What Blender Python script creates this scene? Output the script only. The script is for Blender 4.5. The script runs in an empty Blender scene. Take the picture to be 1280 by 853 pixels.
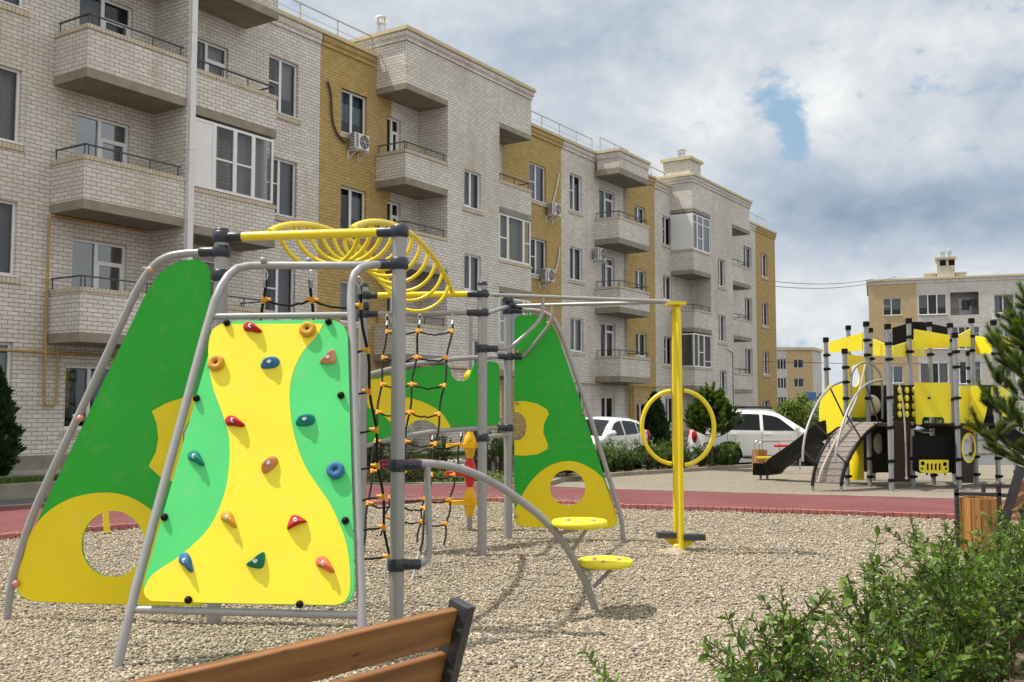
import bpy, bmesh, math, random
import numpy as np
from mathutils import Vector, Matrix

sc = bpy.context.scene
col = sc.collection
R = random.Random(11)
rng = np.random.default_rng(11)
V = Vector
rad = math.radians

# ------------------------------------------------------------------ camera
CAM_H, FPX, HOR = 1.65, 1280.0, 515.0
PITCH = math.atan((HOR - 426.5) / FPX)
cd = bpy.data.cameras.new('camera')
cam = bpy.data.objects.new('camera', cd)
col.objects.link(cam)
cam.location = (0, 0, CAM_H)
cam.rotation_euler = (rad(90) + PITCH, 0, 0)
cd.lens, cd.sensor_width = 36.0, 36.0
cd.clip_start, cd.clip_end = 0.1, 3000
sc.camera = cam


def ray(px, py):
    a, b = (px - 640) / FPX, (426.5 - py) / FPX
    return V((a, math.cos(PITCH) - b * math.sin(PITCH), math.sin(PITCH) + b * math.cos(PITCH)))


def at(px, py, Y):          # the point at depth Y along a sight line measured in the photograph
    r = ray(px, py)
    t = Y / r.y
    return V((r.x * t, Y, CAM_H + r.z * t))


def gr(px, py, z=0.0):      # the point at height z along a sight line
    r = ray(px, py)
    t = (z - CAM_H) / r.z
    return V((r.x * t, r.y * t, z))


def onplane(px, py, p0, nrm):
    r = ray(px, py)
    c = V((0, 0, CAM_H))
    t = (p0 - c).dot(nrm) / r.dot(nrm)
    return c + r * t


# site axes: U runs along the long facade, N points out of it towards the playground
ANG = rad(32.9)
U = V((math.sin(ANG), math.cos(ANG), 0))
N = V((U.y, -U.x, 0))
F0 = V((-11.327, 22.653, 0))

# ------------------------------------------------------------------ mesh builder


class MB:
    def __init__(self):
        self.v, self.f, self.m, self.s = [], [], [], []

    def add(self, vs, fs, mat=0, smooth=False):
        o = len(self.v)
        self.v += [tuple(p) for p in vs]
        self.f += [tuple(i + o for i in q) for q in fs]
        self.m += [mat] * len(fs)
        self.s += [smooth] * len(fs)

    def quad(self, a, b, c, d, mat=0):
        self.add([a, b, c, d], [(0, 1, 2, 3)], mat)

    def box(self, x0, x1, y0, y1, z0, z1, mat=0, M=None):
        p = [V((x, y, z)) for z in (z0, z1) for y in (y0, y1) for x in (x0, x1)]
        if M is not None:
            p = [M @ q for q in p]
        self.add(p, [(0, 2, 3, 1), (4, 5, 7, 6), (0, 1, 5, 4), (2, 6, 7, 3), (0, 4, 6, 2), (1, 3, 7, 5)], mat)

    def bar(self, p, q, w, h, up=V((0, 0, 1)), mat=0):     # w across, h along up
        p, q = V(p), V(q)
        d = (q - p).normalized()
        s = d.cross(up).normalized()
        t = s.cross(d).normalized()
        a = [p + s * i * w / 2 + t * j * h / 2 for i, j in ((-1, -1), (1, -1), (1, 1), (-1, 1))]
        b = [x + (q - p) for x in a]
        self.add(a + b, [(0, 1, 2, 3), (7, 6, 5, 4), (0, 4, 5, 1), (1, 5, 6, 2), (2, 6, 7, 3), (3, 7, 4, 0)], mat)

    def tube(self, pts, r, seg=10, closed=False, mat=0, caps=True):
        pts = [V(p) for p in pts]
        n = len(pts)
        rs = r if isinstance(r, (list, tuple)) else [r] * n
        tg = []
        for i in range(n):
            a = pts[(i - 1) % n] if (closed or i > 0) else pts[i]
            b = pts[(i + 1) % n] if (closed or i < n - 1) else pts[i]
            tg.append((b - a).normalized())
        ref = V((0, 0, 1)) if abs(tg[0].z) < .9 else V((1, 0, 0))
        s = tg[0].cross(ref).normalized()
        vs = []
        for i in range(n):
            s = (s - tg[i] * s.dot(tg[i])).normalized()
            t = tg[i].cross(s)
            for k in range(seg):
                a = 2 * math.pi * k / seg
                vs.append(pts[i] + (s * math.cos(a) + t * math.sin(a)) * rs[i])
        fs = []
        for i in range(n if closed else n - 1):
            j = (i + 1) % n
            for k in range(seg):
                l = (k + 1) % seg
                fs.append((i * seg + k, i * seg + l, j * seg + l, j * seg + k))
        self.add(vs, fs, mat, True)
        if caps and not closed:
            self.add(vs[:seg], [tuple(range(seg))[::-1]], mat)
            self.add(vs[-seg:], [tuple(range(seg))], mat)

    def lathe(self, c, prof, seg=20, axis=V((0, 0, 1)), mat=0, smooth=True):
        c, ax = V(c), V(axis).normalized()
        ref = V((1, 0, 0)) if abs(ax.x) < .9 else V((0, 1, 0))
        s = ax.cross(ref).normalized()
        t = ax.cross(s)
        vs = []
        for r, z in prof:
            for k in range(seg):
                a = 2 * math.pi * k / seg
                vs.append(c + ax * z + (s * math.cos(a) + t * math.sin(a)) * max(r, 1e-4))
        fs = []
        for i in range(len(prof) - 1):
            for k in range(seg):
                l = (k + 1) % seg
                fs.append((i * seg + k, i * seg + l, (i + 1) * seg + l, (i + 1) * seg + k))
        self.add(vs, fs, mat, smooth)
        if prof[0][0] > 1e-3:
            self.add(vs[:seg], [tuple(range(seg))[::-1]], mat)
        if prof[-1][0] > 1e-3:
            self.add(vs[-seg:], [tuple(range(seg))], mat)

    def ball(self, c, r, seg=12, rings=7, mat=0, M=None):
        rr = r if isinstance(r, (tuple, list)) else (r, r, r)
        vs, fs = [], []
        for i in range(rings + 1):
            th = math.pi * i / rings
            for k in range(seg):
                a = 2 * math.pi * k / seg
                p = V((rr[0] * math.sin(th) * math.cos(a), rr[1] * math.sin(th) * math.sin(a), rr[2] * math.cos(th)))
                vs.append(V(c) + (M @ p if M is not None else p))
        for i in range(rings):
            for k in range(seg):
                l = (k + 1) % seg
                fs.append((i * seg + k, (i + 1) * seg + k, (i + 1) * seg + l, i * seg + l))
        self.add(vs, fs, mat, True)

    def prism(self, loops, thick, mat=0, edge=None):
        """flat plate: loops of 3-D points (outer, then holes), extruded by the vector thick"""
        bm = bmesh.new()
        es = []
        for lp in loops:
            vv = [bm.verts.new(p) for p in lp]
            for i in range(len(vv)):
                es.append(bm.edges.new((vv[i], vv[(i + 1) % len(vv)])))
        bmesh.ops.triangle_fill(bm, edges=es, use_beauty=True, use_dissolve=False, normal=-V(thick).normalized() if V(thick).length else V((0, -1, 0)))
        bm.verts.index_update()
        vs = [v.co.copy() for v in bm.verts]
        fs = [tuple(v.index for v in f.verts) for f in bm.faces]
        bm.free()
        self.add(vs, fs, mat)
        if V(thick).length > 0:
            t = V(thick)
            self.add([p + t for p in vs], [q[::-1] for q in fs], mat)
            for lp in loops:
                k = len(lp)
                self.add([V(p) for p in lp] + [V(p) + t for p in lp],
                         [(i, (i + 1) % k, (i + 1) % k + k, i + k) for i in range(k)], mat if edge is None else edge)

    def build(self, name, mats, parent=None, bevel=0, world=False):
        me = bpy.data.meshes.new(name)
        me.from_pydata(self.v, [], self.f)
        if not isinstance(mats, (list, tuple)):
            mats = [mats]
        for m in mats:
            me.materials.append(m)
        me.polygons.foreach_set('material_index', self.m)
        me.polygons.foreach_set('use_smooth', self.s)
        me.update()
        o = bpy.data.objects.new(name, me)
        col.objects.link(o)
        if parent is not None:
            o.parent = parent
            if world:
                o.matrix_parent_inverse = parent.matrix_basis.inverted()
        if bevel:
            b = o.modifiers.new('bevel', 'BEVEL')
            b.width, b.segments, b.limit_method = bevel, 2, 'ANGLE'
        return o


def arrays_mesh(name, vs, faces, mat, parent=None, world=False, smooth=False):
    """vs (n,3) array, faces (m,k) array"""
    me = bpy.data.meshes.new(name)
    n, m, k = len(vs), len(faces), faces.shape[1]
    me.vertices.add(n)
    me.vertices.foreach_set('co', np.asarray(vs, dtype=np.float32).ravel())
    me.loops.add(m * k)
    me.loops.foreach_set('vertex_index', faces.astype(np.int32).ravel())
    me.polygons.add(m)
    me.polygons.foreach_set('loop_start', np.arange(0, m * k, k, dtype=np.int32))
    me.polygons.foreach_set('loop_total', np.full(m, k, dtype=np.int32))
    if smooth:
        me.polygons.foreach_set('use_smooth', np.ones(m, dtype=bool))
    me.materials.append(mat)
    me.update(calc_edges=True)
    me.validate()
    o = bpy.data.objects.new(name, me)
    col.objects.link(o)
    if parent is not None:
        o.parent = parent
        if world:
            o.matrix_parent_inverse = parent.matrix_basis.inverted()
    return o


def tag(o, label=None, cat=None, group=None, kind=None):
    for k, v in (('label', label), ('category', cat), ('group', group), ('kind', kind)):
        if v:
            o[k] = v
    return o


def thing(name, loc, label, cat, rotz=0.0, group=None):
    o = bpy.data.objects.new(name, None)
    col.objects.link(o)
    o.matrix_basis = Matrix.Translation(V(loc)) @ Matrix.Rotation(rotz, 4, 'Z')
    o.empty_display_size = .2
    return tag(o, label, cat, group)


def dup(o, parent=None):
    c = o.copy()
    col.objects.link(c)
    if parent is not None:
        c.parent = parent
    for ch in list(o.children):
        dup(ch, c)
    return c


def spline(pts, n=8, closed=False):
    pts = [V(p) for p in pts]
    out = []
    k = len(pts)
    for i in range(k if closed else k - 1):
        p0 = pts[(i - 1) % k] if (closed or i > 0) else pts[i]
        p1, p2 = pts[i], pts[(i + 1) % k]
        p3 = pts[(i + 2) % k] if (closed or i + 2 < k) else p2
        for j in range(n):
            t = j / n
            out.append(.5 * ((2 * p1) + (p2 - p0) * t + (2 * p0 - 5 * p1 + 4 * p2 - p3) * t * t + (3 * p1 - p0 - 3 * p2 + p3) * t ** 3))
    if not closed:
        out.append(pts[-1])
    return out


def rounded(pts, r, n=6):
    """polyline of 2-D/3-D corner points -> closed loop with rounded corners; r per corner or one number"""
    pts = [V(p) for p in pts]
    k = len(pts)
    rs = r if isinstance(r, (list, tuple)) else [r] * k
    out = []
    for i in range(k):
        a, b, c = pts[i - 1], pts[i], pts[(i + 1) % k]
        ri = rs[i]
        if ri <= 0:
            out.append(b)
            continue
        p, q = b + (a - b).normalized() * min(ri, (a - b).length * .49), b + (c - b).normalized() * min(ri, (c - b).length * .49)
        for j in range(n + 1):
            t = j / n
            out.append(p * (1 - t) ** 2 + b * 2 * t * (1 - t) + q * t * t)
    return out


def bend(pts, r, n=6):
    """open polyline with rounded corners"""
    pts = [V(p) for p in pts]
    out = [pts[0]]
    for i in range(1, len(pts) - 1):
        a, b, c = pts[i - 1], pts[i], pts[i + 1]
        p = b + (a - b).normalized() * min(r, (a - b).length * .48)
        q = b + (c - b).normalized() * min(r, (c - b).length * .48)
        for j in range(n + 1):
            t = j / n
            out.append(p * (1 - t) ** 2 + b * 2 * t * (1 - t) + q * t * t)
    out.append(pts[-1])
    return out


# ------------------------------------------------------------------ materials
class NT:
    def __init__(self, name):
        self.m = bpy.data.materials.new(name)
        self.m.use_nodes = True
        self.t = self.m.node_tree
        self.t.nodes.clear()
        self.out = self.n('ShaderNodeOutputMaterial')

    def n(self, typ, ins=None, **kw):
        nd = self.t.nodes.new(typ)
        for k, v in kw.items():
            setattr(nd, k, v)
        for k, v in (ins or {}).items():
            self.put(nd.inputs[k], v)
        return nd

    def put(self, sock, v):
        if isinstance(v, bpy.types.NodeSocket):
            self.t.links.new(v, sock)
        else:
            if sock.type == 'RGBA' and len(v) == 3:
                v = (*v, 1)
            sock.default_value = v

    def math(self, op, a, b=0.0, c=0.0):
        nd = self.n('ShaderNodeMath', {0: a, 1: b, 2: c}, operation=op)
        return nd.outputs[0]

    def mix(self, f, a, b, blend='MIX'):
        nd = self.n('ShaderNodeMix', data_type='RGBA', blend_type=blend)
        self.put(nd.inputs[0], f)
        self.put(nd.inputs[6], a)
        self.put(nd.inputs[7], b)
        return nd.outputs[2]

    def noise(self, vec, scale, detail=4, rough=.55):
        nd = self.n('ShaderNodeTexNoise', {'Scale': scale, 'Detail': detail, 'Roughness': rough})
        if vec is not None:
            self.put(nd.inputs['Vector'], vec)
        return nd.outputs['Fac']

    def ramp(self, f, stops):
        nd = self.n('ShaderNodeValToRGB', {'Fac': f})
        e = nd.color_ramp.elements
        while len(e) < len(stops):
            e.new(.5)
        for i, (p, c) in enumerate(stops):
            e[i].position = p
            e[i].color = (*c, 1) if len(c) == 3 else c
        return nd.outputs['Color']

    def rng(self, f, a, b, c=0., d=1.):
        nd = self.n('ShaderNodeMapRange', {'Value': f, 'From Min': a, 'From Max': b, 'To Min': c, 'To Max': d})
        return nd.outputs[0]

    def bump(self, h, strength=.3, dist=.01):
        return self.n('ShaderNodeBump', {'Height': h, 'Strength': strength, 'Distance': dist}).outputs[0]

    def pbr(self, base, rough=.5, metal=0., normal=None, spec=.5, **extra):
        b = self.n('ShaderNodeBsdfPrincipled', {'Base Color': base, 'Roughness': rough, 'Metallic': metal, 'Specular IOR Level': spec})
        if normal is not None:
            self.put(b.inputs['Normal'], normal)
        for k, v in extra.items():
            self.put(b.inputs[k.replace('_', ' ')], v)
        self.t.links.new(b.outputs[0], self.out.inputs[0])
        return self.m

    def obj(self):
        return self.n('ShaderNodeTexCoord').outputs['Object']

    def island(self):
        return self.n('ShaderNodeNewGeometry').outputs['Random Per Island']


def sc3(c, k):
    return tuple(x * k for x in c)


def m_paint(name, c, rough=.4, var=.08, scale=3., spec=.5, dust=.0, bumpy=0.):
    t = NT(name)
    o = t.obj()
    n = t.noise(o, scale, 6, .6)
    base = t.mix(t.rng(n, .3, .7), sc3(c, 1 - var), sc3(c, 1 + var))
    if dust:
        n2 = t.noise(o, scale * 5, 8, .7)
        base = t.mix(t.math('MULTIPLY', t.rng(n2, .5, .75), dust), base, (.32, .28, .22))
    rgh = t.rng(n, .2, .8, rough * .85, min(1, rough * 1.2))
    nm = t.bump(t.noise(o, scale * 40, 3), bumpy, .002) if bumpy else None
    return t.pbr(base, rgh, 0, nm, spec)


def m_panel(name, c):
    """coloured plastic board: fine scuffs, scratches and a little dust"""
    t = NT(name)
    o = t.obj()
    n = t.noise(o, 1.6, 7, .6)
    base = t.mix(t.rng(n, .3, .7), sc3(c, .93), sc3(c, 1.05))
    d = t.noise(o, 7, 9, .72)
    base = t.mix(t.math('MULTIPLY', t.rng(d, .54, .78), .22), base, (.40, .35, .27))
    mp = t.n('ShaderNodeMapping', {'Vector': o, 'Rotation': (.2, .5, .3), 'Scale': (3, 3, 70)}).outputs[0]
    sc_ = t.noise(mp, 1.2, 5, .7)
    m1 = t.noise(o, 2.3, 3)
    scr = t.math('MULTIPLY', t.rng(sc_, .66, .74), t.rng(m1, .52, .66))
    base = t.mix(t.math('MULTIPLY', scr, .35), base, t.mix(.5, base, (.75, .75, .68)))
    r_ = t.math('ADD', t.rng(d, .3, .7, .34, .55), t.math('MULTIPLY', scr, .2))
    nm = t.bump(t.math('ADD', t.noise(o, 160, 2), t.math('MULTIPLY', sc_, .4)), .06, .002)
    return t.pbr(base, r_, 0, nm, .4)


def m_metal(name, c, rough=.4, metal=.6, var=.1):
    t = NT(name)
    o = t.obj()
    n = t.noise(o, 9, 6, .65)
    base = t.mix(t.rng(n, .3, .7), sc3(c, 1 - var), sc3(c, 1 + var))
    n2 = t.noise(o, 60, 3)
    n3 = t.noise(o, 14, 9, .75)
    base = t.mix(t.math('MULTIPLY', t.rng(n3, .58, .72), .35), base, (.30, .26, .21))
    return t.pbr(base, t.rng(n, .2, .8, rough * .8, rough * 1.25), metal, t.bump(n2, .05, .002))


def m_brick(name, a, b, mortar, dirt=.25, bw=.262, rh=.1, off=.5):
    t = NT(name)
    o = t.obj()
    s = t.n('ShaderNodeSeparateXYZ', {0: o})
    h = t.math('ADD', s.outputs[0], s.outputs[1])
    vec = t.n('ShaderNodeCombineXYZ', {0: h, 1: s.outputs[2]}).outputs[0]
    bt = t.n('ShaderNodeTexBrick', {'Vector': vec, 'Color1': a, 'Color2': b, 'Mortar': mortar, 'Scale': 1.0, 'Mortar Size': .006,
                                    'Mortar Smooth': .15, 'Bias': 0., 'Brick Width': bw, 'Row Height': rh}, offset=off)
    n = t.noise(o, .35, 7, .6)
    n2 = t.noise(o, 6, 4, .6)
    st = t.n('ShaderNodeCombineXYZ', {0: t.math('MULTIPLY', h, 2.2), 1: t.math('MULTIPLY', s.outputs[2], .16), 2: 4.}).outputs[0]
    n3 = t.noise(st, 1., 6, .65)
    bt_c = t.mix(t.math('MULTIPLY', t.rng(n3, .52, .72), dirt * .9), bt.outputs['Color'], (.33, .28, .215))
    base = t.mix(t.math('MULTIPLY', t.rng(n, .42, .72), dirt), bt_c, (.36, .30, .23))
    base = t.mix(t.math('MULTIPLY', t.rng(n2, .45, .8), .25), base, t.mix(.5, base, (.12, .10, .08)))
    nm = t.bump(t.math('SUBTRACT', 1., bt.outputs['Fac']), .5, .012)
    return t.pbr(base, .85, 0, nm, .2)


M = {}
M['white_brick'] = m_brick('white_brick', (.75, .715, .66), (.63, .60, .55), (.11, .097, .082), .42)
M['rowlock'] = m_brick('rowlock_brick', (.62, .545, .42), (.53, .455, .34), (.15, .12, .085), .2, .1, 3.0, 0.)
M['yellow_brick'] = m_brick('yellow_brick', (.52, .375, .15), (.425, .30, .115), (.16, .10, .04), .15)
M['far_yellow_brick'] = m_brick('tan_brick', (.60, .455, .25), (.52, .38, .20), (.30, .24, .16), .1)
M['dark_brick'] = m_brick('grey_brick', (.30, .285, .26), (.22, .21, .195), (.07, .065, .06), .2)
M['cream'] = m_paint('cream_stone', (.58, .50, .33), .8, .1, 2, .2, .15)
M['concrete'] = m_paint('concrete', (.27, .245, .195), .9, .22, 2.5, .2, .15, .3)
M['pvc'] = m_paint('white_plastic', (.74, .74, .74), .35, .04)
M['whitemetal'] = m_paint('white_metal', (.68, .69, .70), .45, .06, 2, .5, .1)
M['darkrail'] = m_paint('dark_railing', (.055, .058, .065), .5, .1)
M['roofrail'] = m_metal('roof_railing', (.42, .40, .37), .5, .3)
M['galv'] = m_metal('galvanised', (.55, .56, .57), .35, .8)
M['gaspipe'] = m_paint('gas_pipe', (.38, .25, .09), .55, .15, 5)
M['cable'] = m_paint('cable', (.05, .05, .055), .6)
M['white_hose'] = m_paint('white_hose', (.62, .6, .55), .6)
M['grey'] = m_metal('grey_powder', (.33, .325, .33), .38, .15, .06)
M['greyblue'] = m_metal('blue_grey_powder', (.30, .315, .35), .38, .2, .08)
M['navy'] = m_paint('navy_plastic', (.022, .028, .042), .38, .2, 8, .5, .06)
M['black'] = m_paint('black_plastic', (.007, .0065, .006), .6, .25, 4, .18, .02)
M['brown'] = m_paint('dark_brown_panel', (.028, .016, .010), .6, .25, 4, .2, .03)
M['yellow'] = m_paint('yellow_paint', (.82, .63, .012), .32, .04, 3, .5, .03)
M['ypanel'] = m_panel('yellow_panel', (.86, .74, .03))
M['gpanel_light'] = m_panel('light_green_panel', (.075, .62, .17))
M['gpanel'] = m_panel('green_panel', (.018, .40, .026))
M['ypanel2'] = m_panel('deep_yellow_panel', (.86, .67, .006))
M['rope'] = m_paint('black_rope', (.014, .013, .013), .8, .3, 60, .3)
M['palerope'] = m_paint('pale_rope', (.45, .40, .33), .8, .2, 60, .3)
M['orange'] = m_paint('orange_plastic', (.80, .36, .03), .38, .08, 6)
M['red'] = m_paint('red_plastic', (.62, .018, .02), .35, .06, 6)
M['yplastic'] = m_paint('yellow_plastic', (.85, .48, .004), .35, .06, 6)
M['pink'] = m_paint('salmon_cap', (.62, .28, .22), .4, .08)
for nm, c in (('hold_red', (.42, .012, .022)), ('hold_ochre', (.60, .32, .035)), ('hold_blue', (.035, .15, .32)), ('hold_teal', (.006, .20, .16)),
              ('hold_salmon', (.66, .25, .13)), ('hold_green', (.008, .17, .10)), ('hold_orange', (.66, .16, .07)), ('hold_tan', (.55, .24, .08))):
    M[nm] = m_paint(nm, c, .78, .14, 30, .4, .0, .4)


def m_wood(name, c1, c2, axis='X', scale=1.):
    t = NT(name)
    o = t.obj()
    mp = t.n('ShaderNodeMapping', {'Vector': o, 'Scale': {'X': (1.2, 16, 16), 'Z': (16, 16, 1.2)}[axis]})
    n = t.noise(mp.outputs[0], 2.2 * scale, 8, .62)
    w = t.n('ShaderNodeTexWave', {'Vector': mp.outputs[0], 'Scale': .55 * scale, 'Distortion': 5., 'Detail': 4., 'Detail Scale': 1.2}, bands_direction='Y' if axis == 'X' else 'X')
    f = t.math('ADD', t.math('MULTIPLY', n, .65), t.math('MULTIPLY', w.outputs['Fac'], .3))
    isl = t.island()
    base = t.mix(t.rng(f, .25, .75), c1, c2)
    base = t.mix(t.rng(isl, 0, 1, 0, .35), base, t.mix(.5, base, c1))
    vo = t.n('ShaderNodeTexVoronoi', {'Vector': t.n('ShaderNodeMapping', {'Vector': o, 'Scale': (2.6, 9, 9) if axis == 'X' else (9, 9, 2.6)}).outputs[0], 'Scale': 1.3})
    base = t.mix(t.rng(vo.outputs['Distance'], .05, .13, .75, 0), base, sc3(c1, .3))
    return t.pbr(base, t.rng(f, .2, .8, .38, .6), 0, t.bump(f, .25, .003), .4)


M['wood'] = m_wood('bench_wood', (.155, .064, .02), (.33, .155, .052))
M['wood_v'] = m_wood('bin_wood', (.30, .13, .035), (.52, .26, .085), 'Z')
M['plank'] = m_wood('ramp_plank', (.20, .165, .15), (.34, .295, .275))
M['bench_metal'] = m_paint('bench_metal', (.035, .035, .04), .45, .2, 6, .5, .15, .2)


def m_glass(name, tint, refl=.3):
    t = NT(name)
    tr = t.n('ShaderNodeBsdfTransparent', {'Color': tint})
    n = t.noise(t.obj(), 1.4, 2)
    gl = t.n('ShaderNodeBsdfGlossy', {'Color': (.9, .95, 1.), 'Roughness': .03, 'Normal': t.bump(n, .06, .02)})
    lw = t.n('ShaderNodeFresnel', {'IOR': 1.52})
    rr_ = t.n('ShaderNodeObjectInfo').outputs['Random']
    f = t.math('ADD', t.math('MULTIPLY', lw.outputs[0], .85), t.math('MULTIPLY', t.math('POWER', rr_, 3.6), refl))
    mx = t.n('ShaderNodeMixShader', {0: f, 1: tr.outputs[0], 2: gl.outputs[0]})
    t.t.links.new(mx.outputs[0], t.out.inputs[0])
    return t.m


M['glass'] = m_glass('window_glass', (.60, .63, .66), .2)
M['carglass'] = m_glass('car_glass', (.10, .12, .12), .10)


def m_curtain():
    t = NT('curtain_cloth')
    i = t.n('ShaderNodeObjectInfo').outputs['Random']
    c = t.ramp(i, [(0, (.62, .60, .55)), (.35, (.45, .46, .50)), (.6, (.16, .19, .26)), (.8, (.58, .52, .42)), (1, (.30, .27, .25))])
    return t.pbr(c, .9)


M['curtain'] = m_curtain()
M['film'] = m_paint('blue_film', (.16, .33, .42), .25, .5, 3)
M['carpaint'] = m_paint('white_car_paint', (.80, .81, .82), .22, .03, 1, .6, .03)
M['cargrey'] = m_paint('car_trim', (.06, .06, .065), .45)
M['rubber'] = m_paint('tyre_rubber', (.02, .02, .02), .8, .2, 9, .3, .2)
M['alloy'] = m_metal('alloy', (.55, .56, .58), .3, .8)
M['lamp'] = m_paint('lamp_glass', (.55, .56, .58), .15)
M['taillamp'] = m_paint('tail_lamp', (.35, .01, .01), .2)
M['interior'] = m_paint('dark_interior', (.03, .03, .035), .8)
M['soil'] = m_paint('soil', (.13, .095, .07), .95, .35, 5, .1, .4, .6)


def m_leaf(name, dark, light, trans=.35, rough=.45):
    t = NT(name)
    c = t.mix(t.rng(t.island(), 0, 1), dark, light)
    b = t.n('ShaderNodeBsdfPrincipled', {'Base Color': c, 'Roughness': rough, 'Specular IOR Level': .4})
    tr = t.n('ShaderNodeBsdfTranslucent', {'Color': t.mix(.5, c, (.20, .30, .02))})
    mx = t.n('ShaderNodeMixShader', {0: trans, 1: b.outputs[0], 2: tr.outputs[0]})
    t.t.links.new(mx.outputs[0], t.out.inputs[0])
    return t.m


M['leaf'] = m_leaf('privet_leaf', (.014, .044, .006), (.105, .205, .024), .26)
M['leaf_young'] = m_leaf('young_leaf', (.07, .16, .016), (.20, .31, .05))
M['leaf_hedge'] = m_leaf('hedge_leaf', (.03, .065, .015), (.12, .19, .045))
M['leaf_light'] = m_leaf('light_leaf', (.10, .17, .03), (.22, .28, .07))
M['needle'] = m_leaf('pine_needle', (.035, .075, .018), (.12, .18, .04), .2)
M['needle_young'] = m_leaf('young_needle', (.07, .14, .018), (.18, .26, .05), .25)
M['thuja'] = m_leaf('thuja_foliage', (.010, .028, .010), (.03, .07, .02), .15)
M['bark'] = m_paint('bark', (.09, .055, .035), .9, .35, 20, .2, 0, .6)
M['stem'] = m_paint('shrub_stem', (.10, .07, .045), .85, .3, 20, .2)
M['grass'] = m_leaf('grass_blade', (.03, .075, .012), (.10, .18, .035), .3)
for nm, c in (('bloom_red', (.62, .02, .03)), ('bloom_pink', (.55, .08, .22)), ('bloom_white', (.75, .74, .70))):
    M[nm] = m_leaf(nm, sc3(c, .7), c, .2)


def m_gravel():
    t = NT('gravel')
    o = t.obj()
    v = t.n('ShaderNodeTexVoronoi', {'Vector': o, 'Scale': 40., 'Randomness': 1.})
    v2 = t.n('ShaderNodeTexVoronoi', {'Vector': o, 'Scale': 75., 'Randomness': 1.})
    s = t.n('ShaderNodeSeparateColor', {0: v.outputs['Color']})
    c = t.ramp(s.outputs[0], [(0, (.17, .155, .135)), (.2, (.38, .335, .265)), (.5, (.51, .45, .365)), (.75, (.44, .375, .28)), (.9, (.62, .57, .49)), (1, (.27, .25, .22))])
    gap = t.rng(v.outputs['Distance'], .25, .62, 0., 1.)
    c = t.mix(t.math('MULTIPLY', gap, .7), c, (.16, .135, .105))
    mo = t.noise(o, 7., 6, .7)
    c = t.mix(t.rng(mo, .32, .66, .75, 0), c, t.mix(.65, c, (.14, .125, .10)))
    big = t.noise(o, .5, 5, .6)
    c = t.mix(t.math('MULTIPLY', t.rng(big, .4, .7), .45), c, t.mix(.6, c, (.38, .335, .265)))
    h = t.math('SUBTRACT', 1., v.outputs['Distance'])
    h = t.math('ADD', h, t.math('MULTIPLY', t.math('SUBTRACT', 1., v2.outputs['Distance']), .4))
    return t.pbr(c, .9, 0, t.bump(h, 1., .02), .2)


def m_pebble():
    t = NT('pebble_stone')
    c = t.ramp(t.island(), [(0, (.12, .11, .095)), (.15, (.29, .245, .18)), (.36, (.45, .38, .28)), (.58, (.55, .475, .365)), (.75, (.42, .32, .205)), (.9, (.66, .595, .485)), (1, (.22, .205, .185))])
    n = t.noise(t.obj(), 90, 3)
    c = t.mix(t.rng(n, .3, .7, 0, .4), c, t.mix(.5, c, (.2, .17, .13)))
    return t.pbr(c, .85, 0, None, .25)


def m_asphalt(name='asphalt', c=(.10, .10, .105)):
    t = NT(name)
    o = t.obj()
    n = t.noise(o, 120, 3)
    n2 = t.noise(o, .7, 6, .6)
    b = t.mix(t.rng(n, .3, .7), sc3(c, .75), sc3(c, 1.3))
    b = t.mix(t.rng(n2, .35, .7, 0, .6), b, sc3(c, 1.5))
    return t.pbr(b, .9, 0, t.bump(n, .4, .004), .25)


def m_rubber_path():
    t = NT('red_rubber')
    o = t.obj()
    n = t.noise(o, 220, 3)
    n2 = t.noise(o, .8, 6, .6)
    b = t.mix(t.rng(n, .3, .7), (.12, .038, .041), (.19, .068, .07))
    b = t.mix(t.rng(n2, .4, .7, 0, .5), b, (.215, .092, .095))
    return t.pbr(b, .9, 0, t.bump(n, .4, .003), .2)


M['gravel'] = m_gravel()
M['pebble'] = m_pebble()
M['asphalt'] = m_asphalt()
M['paving'] = m_asphalt('paving', (.30, .29, .28))
M['red_path'] = m_rubber_path()
M['red_edge'] = m_paint('red_edging', (.40, .15, .14), .85, .2, 6, .2, .3, .2)
M['lawn'] = m_paint('lawn_soil', (.05, .085, .02), .95, .3, 6, .1)
M['laundry'] = m_paint('dark_cloth', (.05, .035, .035), .9, .4, 6)
M['sign_blue'] = m_paint('sign_blue', (.06, .16, .42), .4)
M['brass'] = m_paint('dark_bolt', (.02, .035, .02), .5)
# ------------------------------------------------------------------ sky, clouds and sun
SUN = V((-.445, .068, .894)).normalized()
EL = math.asin(SUN.z)
AZ = math.atan2(SUN.x, SUN.y)                 # clockwise from +Y
w = bpy.data.worlds.new('World')
sc.world = w
w.use_nodes = True
wt = NT.__new__(NT)
wt.t = w.node_tree
wt.t.nodes.clear()
wout = wt.n('ShaderNodeOutputWorld')
sky = wt.n('ShaderNodeTexSky', sky_type='NISHITA', sun_disc=False)
sky.sun_elevation, sky.sun_rotation = EL, AZ
sky.air_density, sky.dust_density, sky.ozone_density = 1.0, 1.2, 1.5
gen = wt.n('ShaderNodeTexCoord').outputs['Generated']
sx = wt.n('ShaderNodeSeparateXYZ', {0: gen})
az_ = wt.math('ARCTAN2', sx.outputs[0], sx.outputs[1])
el_ = wt.math('ARCSINE', sx.outputs[2])
cv = wt.n('ShaderNodeCombineXYZ', {0: wt.math('MULTIPLY', az_, 6.5), 1: wt.math('MULTIPLY', el_, 9.5), 2: 3.4}).outputs[0]
n0 = wt.n('ShaderNodeTexNoise', {'Vector': cv, 'Scale': .8, 'Detail': 12., 'Roughness': .58, 'Distortion': .5}).outputs['Fac']
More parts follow.
